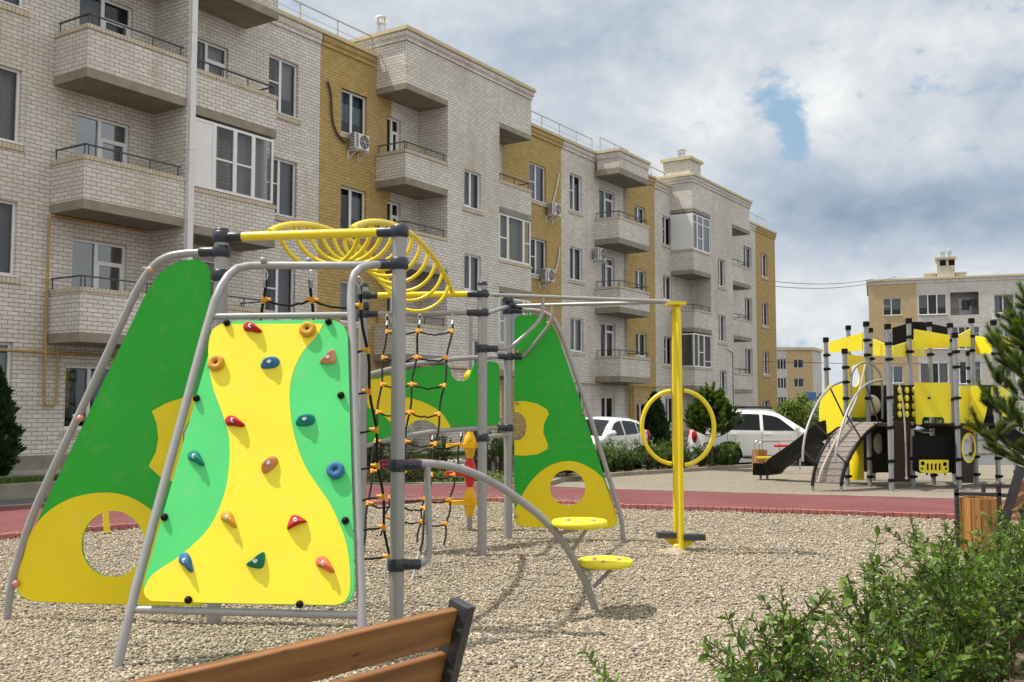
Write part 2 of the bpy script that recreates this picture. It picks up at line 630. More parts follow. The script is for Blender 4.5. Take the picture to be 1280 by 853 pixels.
cv2 = wt.n('ShaderNodeVectorMath', {0: cv, 1: (5.3, 2.1, 4.4)}, operation='ADD').outputs[0]
n1 = wt.n('ShaderNodeTexNoise', {'Vector': cv2, 'Scale': 1.7, 'Detail': 12., 'Roughness': .6, 'Distortion': .35}).outputs['Fac']
n2 = wt.noise(cv, 5.5, 10, .62)


def ell(px, py, w_, h_):
    """soft ellipse on the sky about the direction of a sight line, half-widths in degrees"""
    d = ray(px, py).normalized()
    a0, e0 = math.atan2(d.x, d.y), math.asin(d.z)
    u_ = wt.math('DIVIDE', wt.math('SUBTRACT', az_, a0), rad(w_))
    v_ = wt.math('DIVIDE', wt.math('SUBTRACT', el_, e0), rad(h_))
    q_ = wt.math('ADD', wt.math('MULTIPLY', u_, u_), wt.math('MULTIPLY', v_, v_))
    return wt.math('EXPONENT', wt.math('MULTIPLY', q_, -1.0))


def addl(a, b, k):
    return wt.math('ADD', a, wt.math('MULTIPLY', b, k))


ctr = lambda n_: wt.math('SUBTRACT', n_, .5)
cover = addl(addl(wt.math('ADD', .62, 0), ctr(n1), .9), ctr(n2), .9)
cover = addl(addl(addl(cover, ell(982, 140, 1.15, 1.2), -.40), ell(998, 176, .8, 1.3), -.42), ell(955, 118, 1.3, .5), -.18)
cover = addl(cover, ell(975, 432, 2.6, .5), -.30)
mask = wt.rng(cover, .22, .48, 0, 1)
shade = addl(addl(addl(wt.math('ADD', .675, 0), ctr(n0), .62), ctr(n1), .36), ctr(n2), .20)
for px_, py_, w_, h_, k_ in ((1165, 262, 8, 2.7, -.22), (1010, 255, 4, 1.6, -.05), (1245, 300, 5, 2.0, -.10), (690, 70, 7, 4, -.06), (930, 60, 6, 2.0, -.05), (1175, 50, 8, 4, .08), (880, 160, 2.4, 2.6, .14), (1035, 130, 1.6, 2.2, .12),
                             (1000, 370, 6, 2.6, .12), (1240, 345, 5, 1.3, .13), (1260, 190, 5, 1.5, .10), (830, 250, 3, 1.6, .08)):
    shade = addl(shade, ell(px_, py_, w_, h_), k_)
# unseen bright sky lobes added as fill, behind the camera and round the sun
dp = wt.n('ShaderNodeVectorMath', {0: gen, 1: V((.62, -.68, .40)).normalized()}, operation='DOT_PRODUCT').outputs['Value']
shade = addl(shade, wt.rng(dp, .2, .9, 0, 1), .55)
dps = wt.n('ShaderNodeVectorMath', {0: gen, 1: SUN}, operation='DOT_PRODUCT').outputs['Value']
shade = addl(shade, wt.rng(dps, .6, 1., 0, 1), .4)
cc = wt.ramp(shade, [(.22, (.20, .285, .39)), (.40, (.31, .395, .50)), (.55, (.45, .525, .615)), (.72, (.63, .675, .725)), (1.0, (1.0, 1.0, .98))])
skc = wt.n('ShaderNodeVectorMath', {0: sky.outputs[0], 1: (.10, .10, .10)}, operation='MULTIPLY').outputs[0]
skc = wt.mix(.75, skc, (.36, .54, .72))
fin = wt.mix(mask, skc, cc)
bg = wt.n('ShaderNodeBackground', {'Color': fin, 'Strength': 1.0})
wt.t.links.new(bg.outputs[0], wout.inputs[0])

sl = bpy.data.lights.new('sun', 'SUN')
sl.energy, sl.angle, sl.color = 5.0, rad(.6), (1.0, .94, .84)
so = bpy.data.objects.new('sun', sl)
col.objects.link(so)
so.rotation_euler = SUN.to_track_quat('Z', 'Y').to_euler()
so.location = (0, 0, 40)

sc.view_settings.view_transform = 'Standard'
sc.view_settings.look = 'None'
sc.view_settings.exposure = 0.08
sc.view_settings.gamma = 1.0
sc.render.engine = 'CYCLES'
sc.cycles.max_bounces = 8
sc.cycles.transparent_max_bounces = 10
sc.cycles.caustics_reflective = sc.cycles.caustics_refractive = False

# ------------------------------------------------------------------ ground


def sheet(name, pts, z, mat, kind='structure'):
    mb = MB()
    mb.prism([[V((p[0], p[1], z)) for p in pts]], V((0, 0, 0)), 0)
    o = mb.build(name, mat)
    for p in o.data.polygons:
        if p.normal.z < 0:
            p.flip()
    return tag(o, kind=kind)


def fr(s, n, z=0):            # facade frame -> world
    return F0 + U * s + N * n + V((0, 0, z))


sheet('ground', [(-700, -120), (900, -120), (900, 1500), (-700, 1500)], -.012, M['asphalt'])
near_edge = [(-12.5, 6.0), (-9.2, 10.0), (-6.49, 13.13), (-5.23, 14.45), (-3.9, 16.2), (-2.57, 17.75), (-1.6, 18.5), (-.59, 18.73), (.6, 18.3), (1.88, 17.37), (6.25, 15.83), (12, 13.8), (20, 11.0)]
far_edge = [(22, 13.5), (13, 16.8), (7.91, 18.57), (2.19, 20.78), (1.0, 21.5), (-.03, 21.99), (-1.6, 22.2), (-3.07, 21.77), (-4.3, 20.9), (-8.47, 17.09), (-12, 12.9), (-16, 8)]
pit = near_edge + [(20, 8), (9, 16 * .9), (3.84, 8.6), (2.49, 6.5), (.55, 3.5), (-1.5, .4), (-6, -4), (-14, -4)]
pit = near_edge[:-2] + [(8.4, 15.0), (3.84, 8.6), (2.49, 6.5), (.55, 3.5), (-1.5, .4), (-6, -4), (-14, -4)]
sheet('gravel_bed', pit, -.004, M['gravel'])


def hgt(x, y):
    h_ = .03 + .010 * np.sin(1.9 * x + .7 * y + 1) * np.sin(1.3 * y - .8 * x) + .006 * np.sin(5.1 * x + 2.2 * y) * np.sin(4.3 * y - 1.7 * x + 2)
    for cx_, cy_, r_, k_ in ((1.0, 8.35, .5, -.012), (-1.7, 6.35, .7, -.01), (-.9, 7.4, .35, -.012), (.1, 7.2, .6, .02), (2.4, 9.0, .9, .02), (1.4, 6.6, .5, -.01), (-.3, 11.3, .5, -.012)):
        h_ = h_ + k_ * np.exp(-((x - cx_) ** 2 + (y - cy_) ** 2) / r_ ** 2)
    return h_


def inside_poly(X, Y, poly):
    poly = np.array(poly)
    ins = np.zeros(X.shape, bool)
    j = len(poly) - 1
    for i in range(len(poly)):
        xi, yi, xj, yj = *poly[i], *poly[j]
        ins ^= ((yi > Y) != (yj > Y)) & (X < (xj - xi) * (Y - yi) / (yj - yi + 1e-9) + xi)
        j = i
    return ins


gx_, gy_ = np.meshgrid(np.arange(-9.5, 9, .1), np.arange(2.0, 19, .1), indexing='ij')
gin = inside_poly(gx_, gy_, pit)
gv = np.stack([gx_, gy_, hgt(gx_, gy_)], -1).reshape(-1, 3)
na, nb_ = gx_.shape
ia, ib = np.meshgrid(np.arange(na - 1), np.arange(nb_ - 1), indexing='ij')
ok_ = gin[:-1, :-1] & gin[1:, :-1] & gin[1:, 1:] & gin[:-1, 1:]
ia, ib = ia[ok_], ib[ok_]
gf = np.stack([ia * nb_ + ib, (ia + 1) * nb_ + ib, (ia + 1) * nb_ + ib + 1, ia * nb_ + ib + 1], 1)
tag(arrays_mesh('gravel_surface', gv, gf, M['gravel'], smooth=True), kind='structure')
sheet('far_gravel_bed', [(22, 13.8), (13, 17.1), (7.95, 18.85), (2.25, 21.0), (.6, 22.0), (1.2, 24.6), (2.6, 26.4), (4.6, 28.2), (6.04, 29.7), (9, 32), (24, 32)], 0.0, M['gravel'])
sheet('planting_bed', [(8.4, 15.0), (3.84, 8.6), (2.49, 6.5), (.55, 3.5), (-1.5, .4), (1, -1), (6, 4), (9, 8), (13, 13.2)], -.004, M['soil'])
sheet('running_path', near_edge + far_edge, .09, M['red_path'])
mb = MB()


def resample(pts, step):
    out = [V((*pts[0], 0))]
    acc = 0
    for a, b in zip(pts, pts[1:]):
        a, b = V((*a, 0)), V((*b, 0))
        L = (b - a).length
        d = step - acc
        while d <= L:
            out.append(a.lerp(b, d / L))
            d += step
        acc = L - (d - step)
    return out


ed = resample(near_edge, .125)
for a, b in zip(ed, ed[1:]):
    d = (b - a).normalized() * .004
    h = .105 + R.uniform(-.006, .006)
    mb.bar(a + d + V((0, 0, h / 2 - .03)), b - d + V((0, 0, h / 2 - .03)), .075, h + .06)
ed = resample(far_edge, .6)
for a, b in zip(ed, ed[1:]):
    mb.bar(a + V((0, 0, .03)), b + V((0, 0, .03)), .08, .15, mat=1)
tag(mb.build('path_edging', [M['red_edge'], M['concrete']], bevel=.008), kind='structure')


def kerb(name, pts, h, wd=.1, mat=None, z0=0):
    mb = MB()
    ed = resample(pts, 1.0)
    for a, b in zip(ed, ed[1:]):
        d = (b - a).normalized() * .004
        mb.bar(a + d + V((0, 0, z0 + h / 2 - .05)), b - d + V((0, 0, z0 + h / 2 - .05)), wd, h + .1)
    return tag(mb.build(name, mat or M['concrete'], bevel=.01), kind='structure')


kerb('bed_kerb', [(8.4, 15.0), (3.84, 8.6), (2.49, 6.5), (.55, 3.5), (-1.5, .4)], .06)
kerb('parking_kerb', [(.6, 22.3), (1.2, 24.6), (2.6, 26.4), (4.6, 28.2), (6.04, 29.7), (9, 32), (20, 41)], .10, .12)
sheet('hedge_bed', [(.4, 22.4), (1.1, 24.8), (2.5, 26.6), (4.5, 28.4), (5.9, 29.9), (9, 32.6), (8.2, 33.6), (5.0, 31.0), (3.6, 29.3), (1.4, 27.3), (-.2, 25.4), (-1.2, 23.2)], .03, M['soil'])


def strip(s0, s1, n0, n1):
    return [tuple(fr(s, n)[:2]) for s, n in ((s0, n0), (s1, n0), (s1, n1), (s0, n1))]


sheet('front_lawn', strip(-14, 60, 1.9, 3.0), .27, M['lawn'])
sheet('building_walk', strip(-14, 60, -.2, 1.7), .34, M['paving'])
mbk = MB()
p, q = fr(-14, 3.06), fr(60, 3.06)
mbk.bar(p + V((0, 0, .1)), q + V((0, 0, .1)), .12, .36)
p, q = fr(-14, 1.8), fr(60, 1.8)
mbk.bar(p + V((0, 0, .16)), q + V((0, 0, .16)), .16, .38)
tag(mbk.build('lawn_kerb', M['concrete'], bevel=.01), kind='structure')
sheet('path_verge', [tuple(fr(s, n)[:2]) for s, n in ((-14, 5.2), (2.2, 5.2), (2.2, 5.5), (-14, 5.5))], .02, M['paving'])

# lawn blades (stuff)
ng = 26000
s_ = rng.uniform(-9, 26, ng)
nn = rng.uniform(1.92, 2.98, ng)
h_ = rng.uniform(.05, .13, ng)
base = np.array(F0)[None] + np.outer(s_, np.array(U)) + np.outer(nn, np.array(N))
base[:, 2] = .26
an = rng.uniform(0, 6.283, ng)
dx = np.stack([np.cos(an), np.sin(an), 0 * an], 1) * .012
ln = np.stack([rng.normal(0, .03, ng), rng.normal(0, .03, ng), h_], 1)
vs = np.stack([base - dx, base + dx, base + ln], 1).reshape(-1, 3)
tag(arrays_mesh('grass', vs, np.arange(ng * 3).reshape(-1, 3), M['grass']), 'short green grass strip along the foot of the long facade', 'grass', kind='stuff')

# loose stones on the gravel bed (stuff)


def pebbles(n, y0, y1, smin, smax, sub):
    Y = np.sqrt(rng.uniform(y0 * y0, y1 * y1, n))
    X = rng.uniform(-.68, .62, n) * Y
    # keep what lies inside the bed
    poly = np.array(pit)
    inside = np.zeros(n, bool)
    j = len(poly) - 1
    for i in range(len(poly)):
        xi, yi, xj, yj = *poly[i], *poly[j]
        c = ((yi > Y) != (yj > Y)) & (X < (xj - xi) * (Y - yi) / (yj - yi + 1e-9) + xi)
        inside ^= c
        j = i
    X, Y = X[inside], Y[inside]
    n = len(X)
    bm = bmesh.new()
    if sub:
        bmesh.ops.create_icosphere(bm, subdivisions=1, radius=1)
    else:
        bmesh.ops.create_cone(bm, cap_ends=True, segments=4, radius1=.001, radius2=1, depth=1)
        bm.clear()
        for c_ in ((1, 0, 0), (0, 1, 0), (-1, 0, 0), (0, -1, 0), (0, 0, 1), (0, 0, -1)):
            bm.verts.new(c_)
        bm.verts.ensure_lookup_table()
        for q_ in range(4):
            bm.faces.new([bm.verts[q_], bm.verts[(q_ + 1) % 4], bm.verts[4]])
            bm.faces.new([bm.verts[(q_ + 1) % 4], bm.verts[q_], bm.verts[5]])
        bm.verts.index_update()
    bv = np.array([v.co[:] for v in bm.verts])
    bf = np.array([[v.index for v in f.verts] for f in bm.faces])
    bm.free()
    k = len(bv)
    r = rng.uniform(smin, smax, n) * rng.uniform(.62, 1.3, n)
    sc_ = np.stack([r * rng.uniform(.8, 1.35, n), r * rng.uniform(.6, 1., n), r * rng.uniform(.42, .75, n)], 1)
    P = bv[None] * (1 + rng.uniform(-.16, .16, (n, k, 1))) * sc_[:, None]
    a, b = rng.uniform(0, 6.283, n), rng.normal(0, .35, n)
    ca, sa, cb, sb = np.cos(a)[:, None], np.sin(a)[:, None], np.cos(b)[:, None], np.sin(b)[:, None]
    x, y, z = P[..., 0], P[..., 1], P[..., 2]
    x, z = x * cb - z * sb, x * sb + z * cb
    x, y = x * ca - y * sa, x * sa + y * ca
    P = np.stack([x + X[:, None], y + Y[:, None], z + (hgt(X, Y) + r * rng.uniform(.1, .6, n))[:, None]], -1)
    F = (bf[None] + (np.arange(n) * k)[:, None, None]).reshape(-1, 3)
    return P.reshape(-1, 3), F


A = [pebbles(104000, 3.0, 8.6, .0055, .0150, True), pebbles(82000, 8.6, 13.5, .008, .019, False), pebbles(56000, 13.5, 18.8, .010, .022, False)]
n0, n1_ = len(A[0][0]), len(A[1][0])
vs = np.concatenate([a[0] for a in A])
fs = np.concatenate([A[0][1], A[1][1] + n0, A[2][1] + n0 + n1_])
# a few stones kicked on to the running path
n_ = 1500
ie = rng.integers(2, 9, n_)
E_ = np.array(near_edge)
tt = rng.random(n_)
q_ = E_[ie] * (1 - tt[:, None]) + E_[ie + 1] * tt[:, None]
q_ = q_ + np.stack([np.zeros(n_), rng.exponential(.45, n_) + .05], 1)
r_ = rng.uniform(.006, .014, n_)
oc = np.array([(1, 0, 0), (0, 1, 0), (-1, 0, 0), (0, -1, 0), (0, 0, .7), (0, 0, -.7)])
pv = oc[None] * r_[:, None, None] * rng.uniform(.7, 1.3, (n_, 6, 1)) + np.concatenate([q_, np.full((n_, 1), .096)], 1)[:, None]
of = np.array([[0, 1, 4], [1, 2, 4], [2, 3, 4], [3, 0, 4], [1, 0, 5], [2, 1, 5], [3, 2, 5], [0, 3, 5]])
fs = np.concatenate([fs, (of[None] + (np.arange(n_) * 6)[:, None, None]).reshape(-1, 3) + len(vs)])
vs = np.concatenate([vs, pv.reshape(-1, 3)])
tag(arrays_mesh('loose_gravel', vs, fs, M['pebble'], smooth=True), 'loose beige and grey pebbles covering the playground', 'gravel', kind='stuff')

# ------------------------------------------------------------------ facades


def wall_sheet(mb, s0, s1, z0, z1, y, holes, mat=0, rev=.17):
    holes = [(max(a, s0), min(b, s1), max(c, z0), min(d, z1)) for a, b, c, d in holes if b > s0 and a < s1 and d > z0 and c < z1]
    xs = sorted({s0, s1, *[h[0] for h in holes], *[h[1] for h in holes]})
    zs = sorted({z0, z1, *[h[2] for h in holes], *[h[3] for h in holes]})
    for a, b in zip(xs, xs[1:]):
        for c, d in zip(zs, zs[1:]):
            mx, mz = (a + b) / 2, (c + d) / 2
            if any(h[0] < mx < h[1] and h[2] < mz < h[3] for h in holes):
                continue
            mb.quad((a, y, c), (b, y, c), (b, y, d), (a, y, d), mat)
    for a, b, c, d in holes:
        r = y + rev
        if a > s0 + 1e-4:
            mb.quad((a, y, c), (a, y, d), (a, r, d), (a, r, c), mat)
        if b < s1 - 1e-4:
            mb.quad((b, y, c), (b, r, c), (b, r, d), (b, y, d), mat)
        mb.quad((a, y, d), (b, y, d), (b, r, d), (a, r, d), mat)
        mb.quad((a, y, c), (a, r, c), (b, r, c), (b, y, c), mat)


def window(root, s0, s1, z0, z1, y, style='two', curtain=None, sill=True, transom=None, open_=False, film=False, low=False):
    """a white framed window set into its opening"""
    yf = y + .09
    wd = s1 - s0
    mb = MB()
    t = .06
    mb.box(s0, s0 + t, yf, yf + .07, z0, z1)
    mb.box(s1 - t, s1, yf, yf + .07, z0, z1)
    mb.box(s0 + t, s1 - t, yf, yf + .07, z1 - t, z1)
    mb.box(s0 + t, s1 - t, yf, yf + .07, z0, z0 + t)
    muls = {'two': [.45], 'one': [], 'three': [.34, .66], 'door': [.46], 'four': [.25, .5, .75]}[style]
    for f in muls:
        x = s0 + wd * f
        mb.box(x - .045, x + .045, yf - .004, yf + .066, z0 + t, z1 - t)
    if style == 'two' and transom is not None and not low:
        x = s0 + wd * .45
        zz = z0 + (z1 - z0) * transom
        mb.box(s0 + t, x - .045, yf + .01, yf + .06, zz - .02, zz + .02)
    if style == 'door':
        x = s0 + wd * .46
        zz = z0 + (z1 - z0) * .78
        mb.box(x + .045, s1 - t, yf + .004, yf + .07, zz - .05, zz + .05)
        mb.box(s1 - t - .06, s1 - t, yf + .004, yf + .07, z0 + t, zz - .05)
        mb.box(x + .045, x + .10, yf + .004, yf + .07, z0 + t, zz - .05)
    if style in ('three', 'four') and transom:
        zz = z0 + (z1 - z0) * transom
        for a, b in ((s0 + t, s0 + wd * muls[0] - .045), (s0 + wd * muls[-1] + .045, s1 - t)):
            mb.box(a, b, yf + .01, yf + .06, zz - .02, zz + .02)
    if open_:
        p0, p1 = V((s0 + t, yf - .01, z0 + t)), V((s0 + wd * .43, yf - .01, z0 + t))
        lean = V((0, .0, 0))
        q0, q1 = V((s0 + t + .02, yf + .20, z1 - t - .03)), V((s0 + wd * .43, yf + .20, z1 - t - .03))
        for a, b in ((p0, p1), (p1, q1), (q1, q0), (q0, p0)):
            mb.bar(a, b, .05, .05, V((0, 1, 0)) if abs((b - a).z) < .5 else V((0, 1, .1)))
    fo = mb.build('window', M['pvc'], root)
    g = MB()
    g.quad((s0 + .02, yf + .04, z0 + .02), (s1 - .02, yf + .04, z0 + .02), (s1 - .02, yf + .04, z1 - .02), (s0 + .02, yf + .04, z1 - .02))
    g.build('pane', M['glass'], fo)
    if sill:
        sb = MB()
        sb.box(s0 - .04, s1 + .04, y - .06, yf, z0 - .035, z0 - .004, 0)
        if sill != 'thin':
            sb.box(s0 - .12, s1 + .12, y - .045, y + .02, z0 - .17, z0 - .04, 1)
        sb.build('sill', [M['pvc'], M['rowlock']], fo)
    if curtain is None:
        curtain = R.choice(['both', 'full', 'right', 'both', 'none', 'full'])
    if curtain != 'none':
        c = MB()
        spans = {'both': [(0, .30), (.68, 1)], 'left': [(0, .5)], 'right': [(.46, 1)], 'full': [(0, 1)]}[curtain]
        zt = z1 - .02
        zb = z0 - .1 if R.random() < .7 else z0 + (z1 - z0) * .35
        for a, b in spans:
            n = max(8, int((b - a) * wd / .05))
            ph = R.uniform(0, 6)
            vs, fs = [], []
            for i in range(n + 1):
                x = s0 + wd * (a + (b - a) * i / n)
                yy = yf + .22 + .03 * math.sin(i * 1.25 + ph) + .012 * math.sin(i * 2.9 + ph)
                vs += [(x, yy, zb), (x, yy, zt)]
                if i:
                    fs.append((2 * i - 2, 2 * i, 2 * i + 1, 2 * i - 1))
            c.add(vs, fs, 0, True)
        c.build('curtain', M['film'] if film else M['curtain'], fo)
    return fo


def balcony(root, s0, s1, zr, zs, n, th=.13, slab=.22, left=True, right=True, rail=True, brick='white_brick', hook=False):
    """projecting balcony: brick parapet on a concrete slab, dark handrail"""
    mb = MB()
    mb.box(s0, s1, -n, -n + th, zs, zr, 0)
    if left:
        mb.box(s0, s0 + th, -n + th, -.002, zs, zr, 0)
    if right:
        mb.box(s1 - th, s1, -n + th, -.002, zs, zr, 0)
    c = .03
    mb.box(s0 - c * left, s1 + c * right, -n - c, -n + th + c, zr, zr + .10, 1)
    if left:
        mb.box(s0 - c, s0 + th + c, -n + th + c, -.004, zr, zr + .10, 1)
    if right:
        mb.box(s1 - th - c, s1 + c, -n + th + c, -.004, zr, zr + .10, 1)
    b = mb.build('balcony', [M[brick], M['rowlock']], root)
    sb = MB()
    sb.box(s0 - .01, s1 + .01, -n - .01, -.001, zs - slab, zs - .001)
    sb.build('slab', M['concrete'], b)
    if rail:
        rb = MB()
        z = zr + .10
        zt = z + .26
        pts = []
        if left:
            pts.append((s0 + th / 2, -.05, zt))
        pts += [(s0 + th / 2, -n + th / 2, zt), (s1 - th / 2, -n + th / 2, zt)]
        if right:
            pts.append((s1 - th / 2, -.05, zt))
        for a, q in zip(pts, pts[1:]):
            rb.bar(a, q, .045, .03)
            L = (V(q) - V(a)).length
            k = max(1, int(round(L / .9)))
            for i in range(k + 1):
                p = V(a).lerp(V(q), .03 + .94 * i / k)
                rb.bar(p - V((0, 0, .26)), p, .022, .022, V((0, 1, 0)))
        rb.build('railing', M['darkrail'], b)
    return b


def cap(mb, s0, s1, y0, y1, z, mat=1, brick=0):
    """stepped brick cornice and cream coping along the outer edge y0"""
    mb.box(s0, s1, y0 - .05, y0 + .25, z - .46, z - .30, brick)
    mb.box(s0, s1, y0 - .09, y0 + .25, z - .30, z - .12, brick)
    mb.box(s0 - .03, s1 + .03, y0 - .15, y0 + .30, z - .12, z, mat)


def rail_line(mb, a, b, z, h=.62, step=1.55):
    a, b = V(a), V(b)
    L = (b - a).length
    k = max(1, round(L / step))
    up = V((0, 0, h))
    mb.bar(a + up, b + up, .035, .035)
    mb.bar(a + up * .5, b + up * .5, .014, .014)
    for i in range(k + 1):
        p = a.lerp(b, i / k)
        mb.bar(p, p + up, .03, .03, V((0, 1, 0)))


def B(px, py, n=0.0):          # facade coordinates of a point measured in the photograph
    r = ray(px, py)
    t = (F0.dot(N) + n - 0) / (r.x * N.x + r.y * N.y)
    p = V((r.x * t, r.y * t, CAM_H + r.z * t))
    d = p - F0
    return (d.x * U.x + d.y * U.y, p.z)


bld = thing('apartment_building', F0, 'long four storey apartment block of white and ochre brick with many balconies on the left', 'building', rad(90) - ANG)
ROOF = 13.45
PR = 1.26                      # how far the balconies and tall blocks stand out
wins = []                      # (s0, s1, z0, z1, options)


def W(xl, yt, xr, yb, **kw):
    s0, z1 = B(xl, yt)
    s1 = B(xr, yt)[0]
    z0 = B(xl, yb)[1]
    wins.append((s0, s1, z0, z1, kw))


# first column (cut by the picture's left edge): right edge, level by level
for zt, zb in ((12.5, 10.86), (9.42, 7.72), (6.38, 4.70), (3.2, 1.5)):
    wins.append((-1.35, .28, zb, zt, dict(curtain='both')))
# balcony doors behind the left balconies
for zt, zb, c_ in ((11.85, 9.55, 'left'), (8.83, 6.5, 'none'), (5.78, 3.45, 'none')):
    wins.append((1.68, 3.18, zb, zt, dict(style='door', curtain=c_, sill=False)))
wins.append((1.6, 3.1, 1.25, 2.75, dict(curtain='none')))
# right-hand balcony column: doors seen above the parapets
s0, s1 = B(247, 45)[0], B(286, 58)[0]
for zt, zb in ((11.75, 9.5), (5.75, 3.4)):
    wins.append((5.0, s1, zb, zt, dict(style='door', curtain='right', sill=False)))
# second white column
sa, sb2 = B(336.4, 75)[0], B(373, 90)[0]
for zt, zb in ((12.08, 10.42), (9.08, 7.4), (5.95, 4.35), (2.95, 1.3)):
    wins.append((sa, sb2, zb, zt, dict(transom=.55, curtain='right')))
# ochre section one
W(427.3, 110, 458.8, 165, film=True, curtain='full')
W(426, 231.5, 458, 287, curtain='both')
W(425.5, 350, 458, 402, curtain='full')
W(425, 470, 457, 517, curtain='both')
# doors in the recess of the first tall block
for y in (147, 253, 362):
    sL, zt = B(484, y - 2)
    wins.append((sL, B(501, y)[0], zt - 2.1, zt, dict(style='door', sill=False)))
# ochre section two
W(662, 202, 682.5, 248, transom=.5, curtain='full')
W(662, 296, 683.5, 342, transom=.5, curtain='both')
W(662, 392, 683.5, 436, curtain='full')
# white column left of the middle balconies
W(712, 215.5, 727.3, 261.6, transom=.55, curtain='right')
W(712.5, 307.5, 728, 348.8, curtain='both')
W(713, 396.6, 729.4, 438.8, open_=True, curtain='full')
W(714, 488, 730, 528, curtain='full')
# doors on the middle balconies
W(749, 234.4, 768, 284, style='door', curtain='left', sill=False)
W(752, 319.8, 768, 366, style='door', curtain='right', sill=False)
W(751, 403, 769, 450, style='door', curtain='both', sill=False, open_=True)
W(751.7, 495.9, 768.5, 545, curtain='left', sill=False)
# third white column
W(828, 268.8, 839.5, 304.4, transom=.55, curtain='right')
W(829, 343.8, 840, 373.8, open_=True, curtain='full')
W(830, 420.6, 841, 455.9, transom=.55, curtain='both')
W(832, 497, 843, 530, curtain='both')
# right-hand recess and last sections
W(929.5, 307, 939.2, 334, curtain='both', sill=False)
W(931, 371.5, 939.6, 403, curtain='both', sill=False)
W(931.5, 435.5, 940.5, 468, curtain='left', sill=False)
W(951, 316, 959, 344.8, curtain='full')
W(952.3, 377.5, 960.3, 406.6, curtain='both')
W(953.2, 439, 961, 467.6, curtain='right')
W(954, 500, 962, 526, curtain='both')
ochre3 = []


def W3(xl, yt, xr, yb, **kw):
    s0, z1 = B(xl, yt, .14)
    ochre3.append((s0, B(xr, yt, .14)[0], B(xl, yb, .14)[1], z1, kw))


W3(793, 256, 806.5, 277, curtain='both')
W3(794, 336, 807.3, 362, curtain='both')
W3(794.5, 415.4, 808.3, 444.8, curtain='left')
W3(796, 503.6, 809.5, 550, curtain='none', sill=False)

sY1a, sY1b = B(399.8, 130)[0], B(489, 150)[0]
sT1a, sT1b = B(507.9, 60, PR)[0], B(664, 150, PR)[0]
sY2a, sY2b = sT1b - .15, B(701.4, 230)[0]
sY3a, sY3b = B(783, 260, .14)[0], B(818.4, 300, .14)[0]
sT2a, sT2b = B(865.6, 230, PR)[0], B(937, 270, PR)[0]
sY4a, sEnd = B(944.5, 330)[0], B(968.8, 330)[0]
holes = [x[:4] for x in wins]
Z0 = .30


def wallpart(name, mat, a, b, y=0.0, hl=None, z1=ROOF - .02, plinth=True):
    mb = MB()
    wall_sheet(mb, a, b, Z0, z1, y, hl if hl is not None else holes)
    o = mb.build(name, M[mat], bld)
    return o


wallpart('wall', 'white_brick', -9, sY1a)
wallpart('wall', 'yellow_brick', sY1a, sY1b)['label'] = 'ochre brick wall'
wallpart('wall', 'white_brick', sY1b, sT1b - .15)
wallpart('wall', 'yellow_brick', sY2a, sY2b)['label'] = 'ochre brick wall'
wallpart('wall', 'white_brick', sY2b, sY3a)
o = MB()
wall_sheet(o, sY3a, sY3b, Z0, ROOF - .02, -.14, [x[:4] for x in ochre3])
o2 = o.build('wall', M['yellow_brick'], bld)
o2['label'] = 'ochre brick wall'
o = MB()
o.quad((sY3a, 0, Z0), (sY3a, 0, ROOF - .02), (sY3a, -.14, ROOF - .02), (sY3a, -.14, Z0))
o.quad((sY3b, 0, Z0), (sY3b, -.14, Z0), (sY3b, -.14, ROOF - .02), (sY3b, 0, ROOF - .02))
o.build('wall', M['white_brick'], bld)
wallpart('wall', 'white_brick', sY3b, sY4a)
wallpart('wall', 'yellow_brick', sY4a, sEnd)['label'] = 'ochre brick wall'
# shell: ends, back, roof, floors (keep the rooms dark), plinth
mb = MB()
mb.quad((-9, 0, Z0), (-9, 13, Z0), (-9, 13, ROOF - .4), (-9, 0, ROOF - .4), 0)
mb.quad((sEnd, 0, Z0), (sEnd, 0, ROOF - .02), (sEnd, 13, ROOF - .02), (sEnd, 13, Z0), 1)
mb.quad((-9, 13, Z0), (sEnd, 13, Z0), (sEnd, 13, ROOF - .02), (-9, 13, ROOF - .02), 0)
mb.build('rear_wall', [M['white_brick'], M['yellow_brick']], bld)
mb = MB()
mb.quad((-9, 0.05, ROOF - .4), (sEnd, 0.05, ROOF - .4), (sEnd, 13, ROOF - .4), (-9, 13, ROOF - .4))
mb.build('roof', M['concrete'], bld)
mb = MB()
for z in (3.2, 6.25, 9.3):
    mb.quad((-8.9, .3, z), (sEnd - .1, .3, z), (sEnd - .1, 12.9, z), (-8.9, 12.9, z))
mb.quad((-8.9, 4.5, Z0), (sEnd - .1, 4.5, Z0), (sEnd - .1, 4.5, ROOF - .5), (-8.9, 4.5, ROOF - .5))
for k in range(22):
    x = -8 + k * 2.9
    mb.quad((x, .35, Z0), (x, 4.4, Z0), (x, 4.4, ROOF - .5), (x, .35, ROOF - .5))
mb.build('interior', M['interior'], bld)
mb = MB()
mb.box(-9, sEnd + .03, -.05, .05, 0, .66)
mb.build('plinth', M['concrete'], bld)
for x in wins:
    window(bld, *x[:4], 0.0, **x[4])
for x in ochre3:
    window(bld, *x[:4], -.14, **x[4])

# cornices of the low roofs
CAPS = []


def cap_(mb_, *a):
    c_ = MB()
    cap(c_, *a)
    c_.build('cornice', [M['white_brick'], M['yellow_brick'], M['cream']], bld)


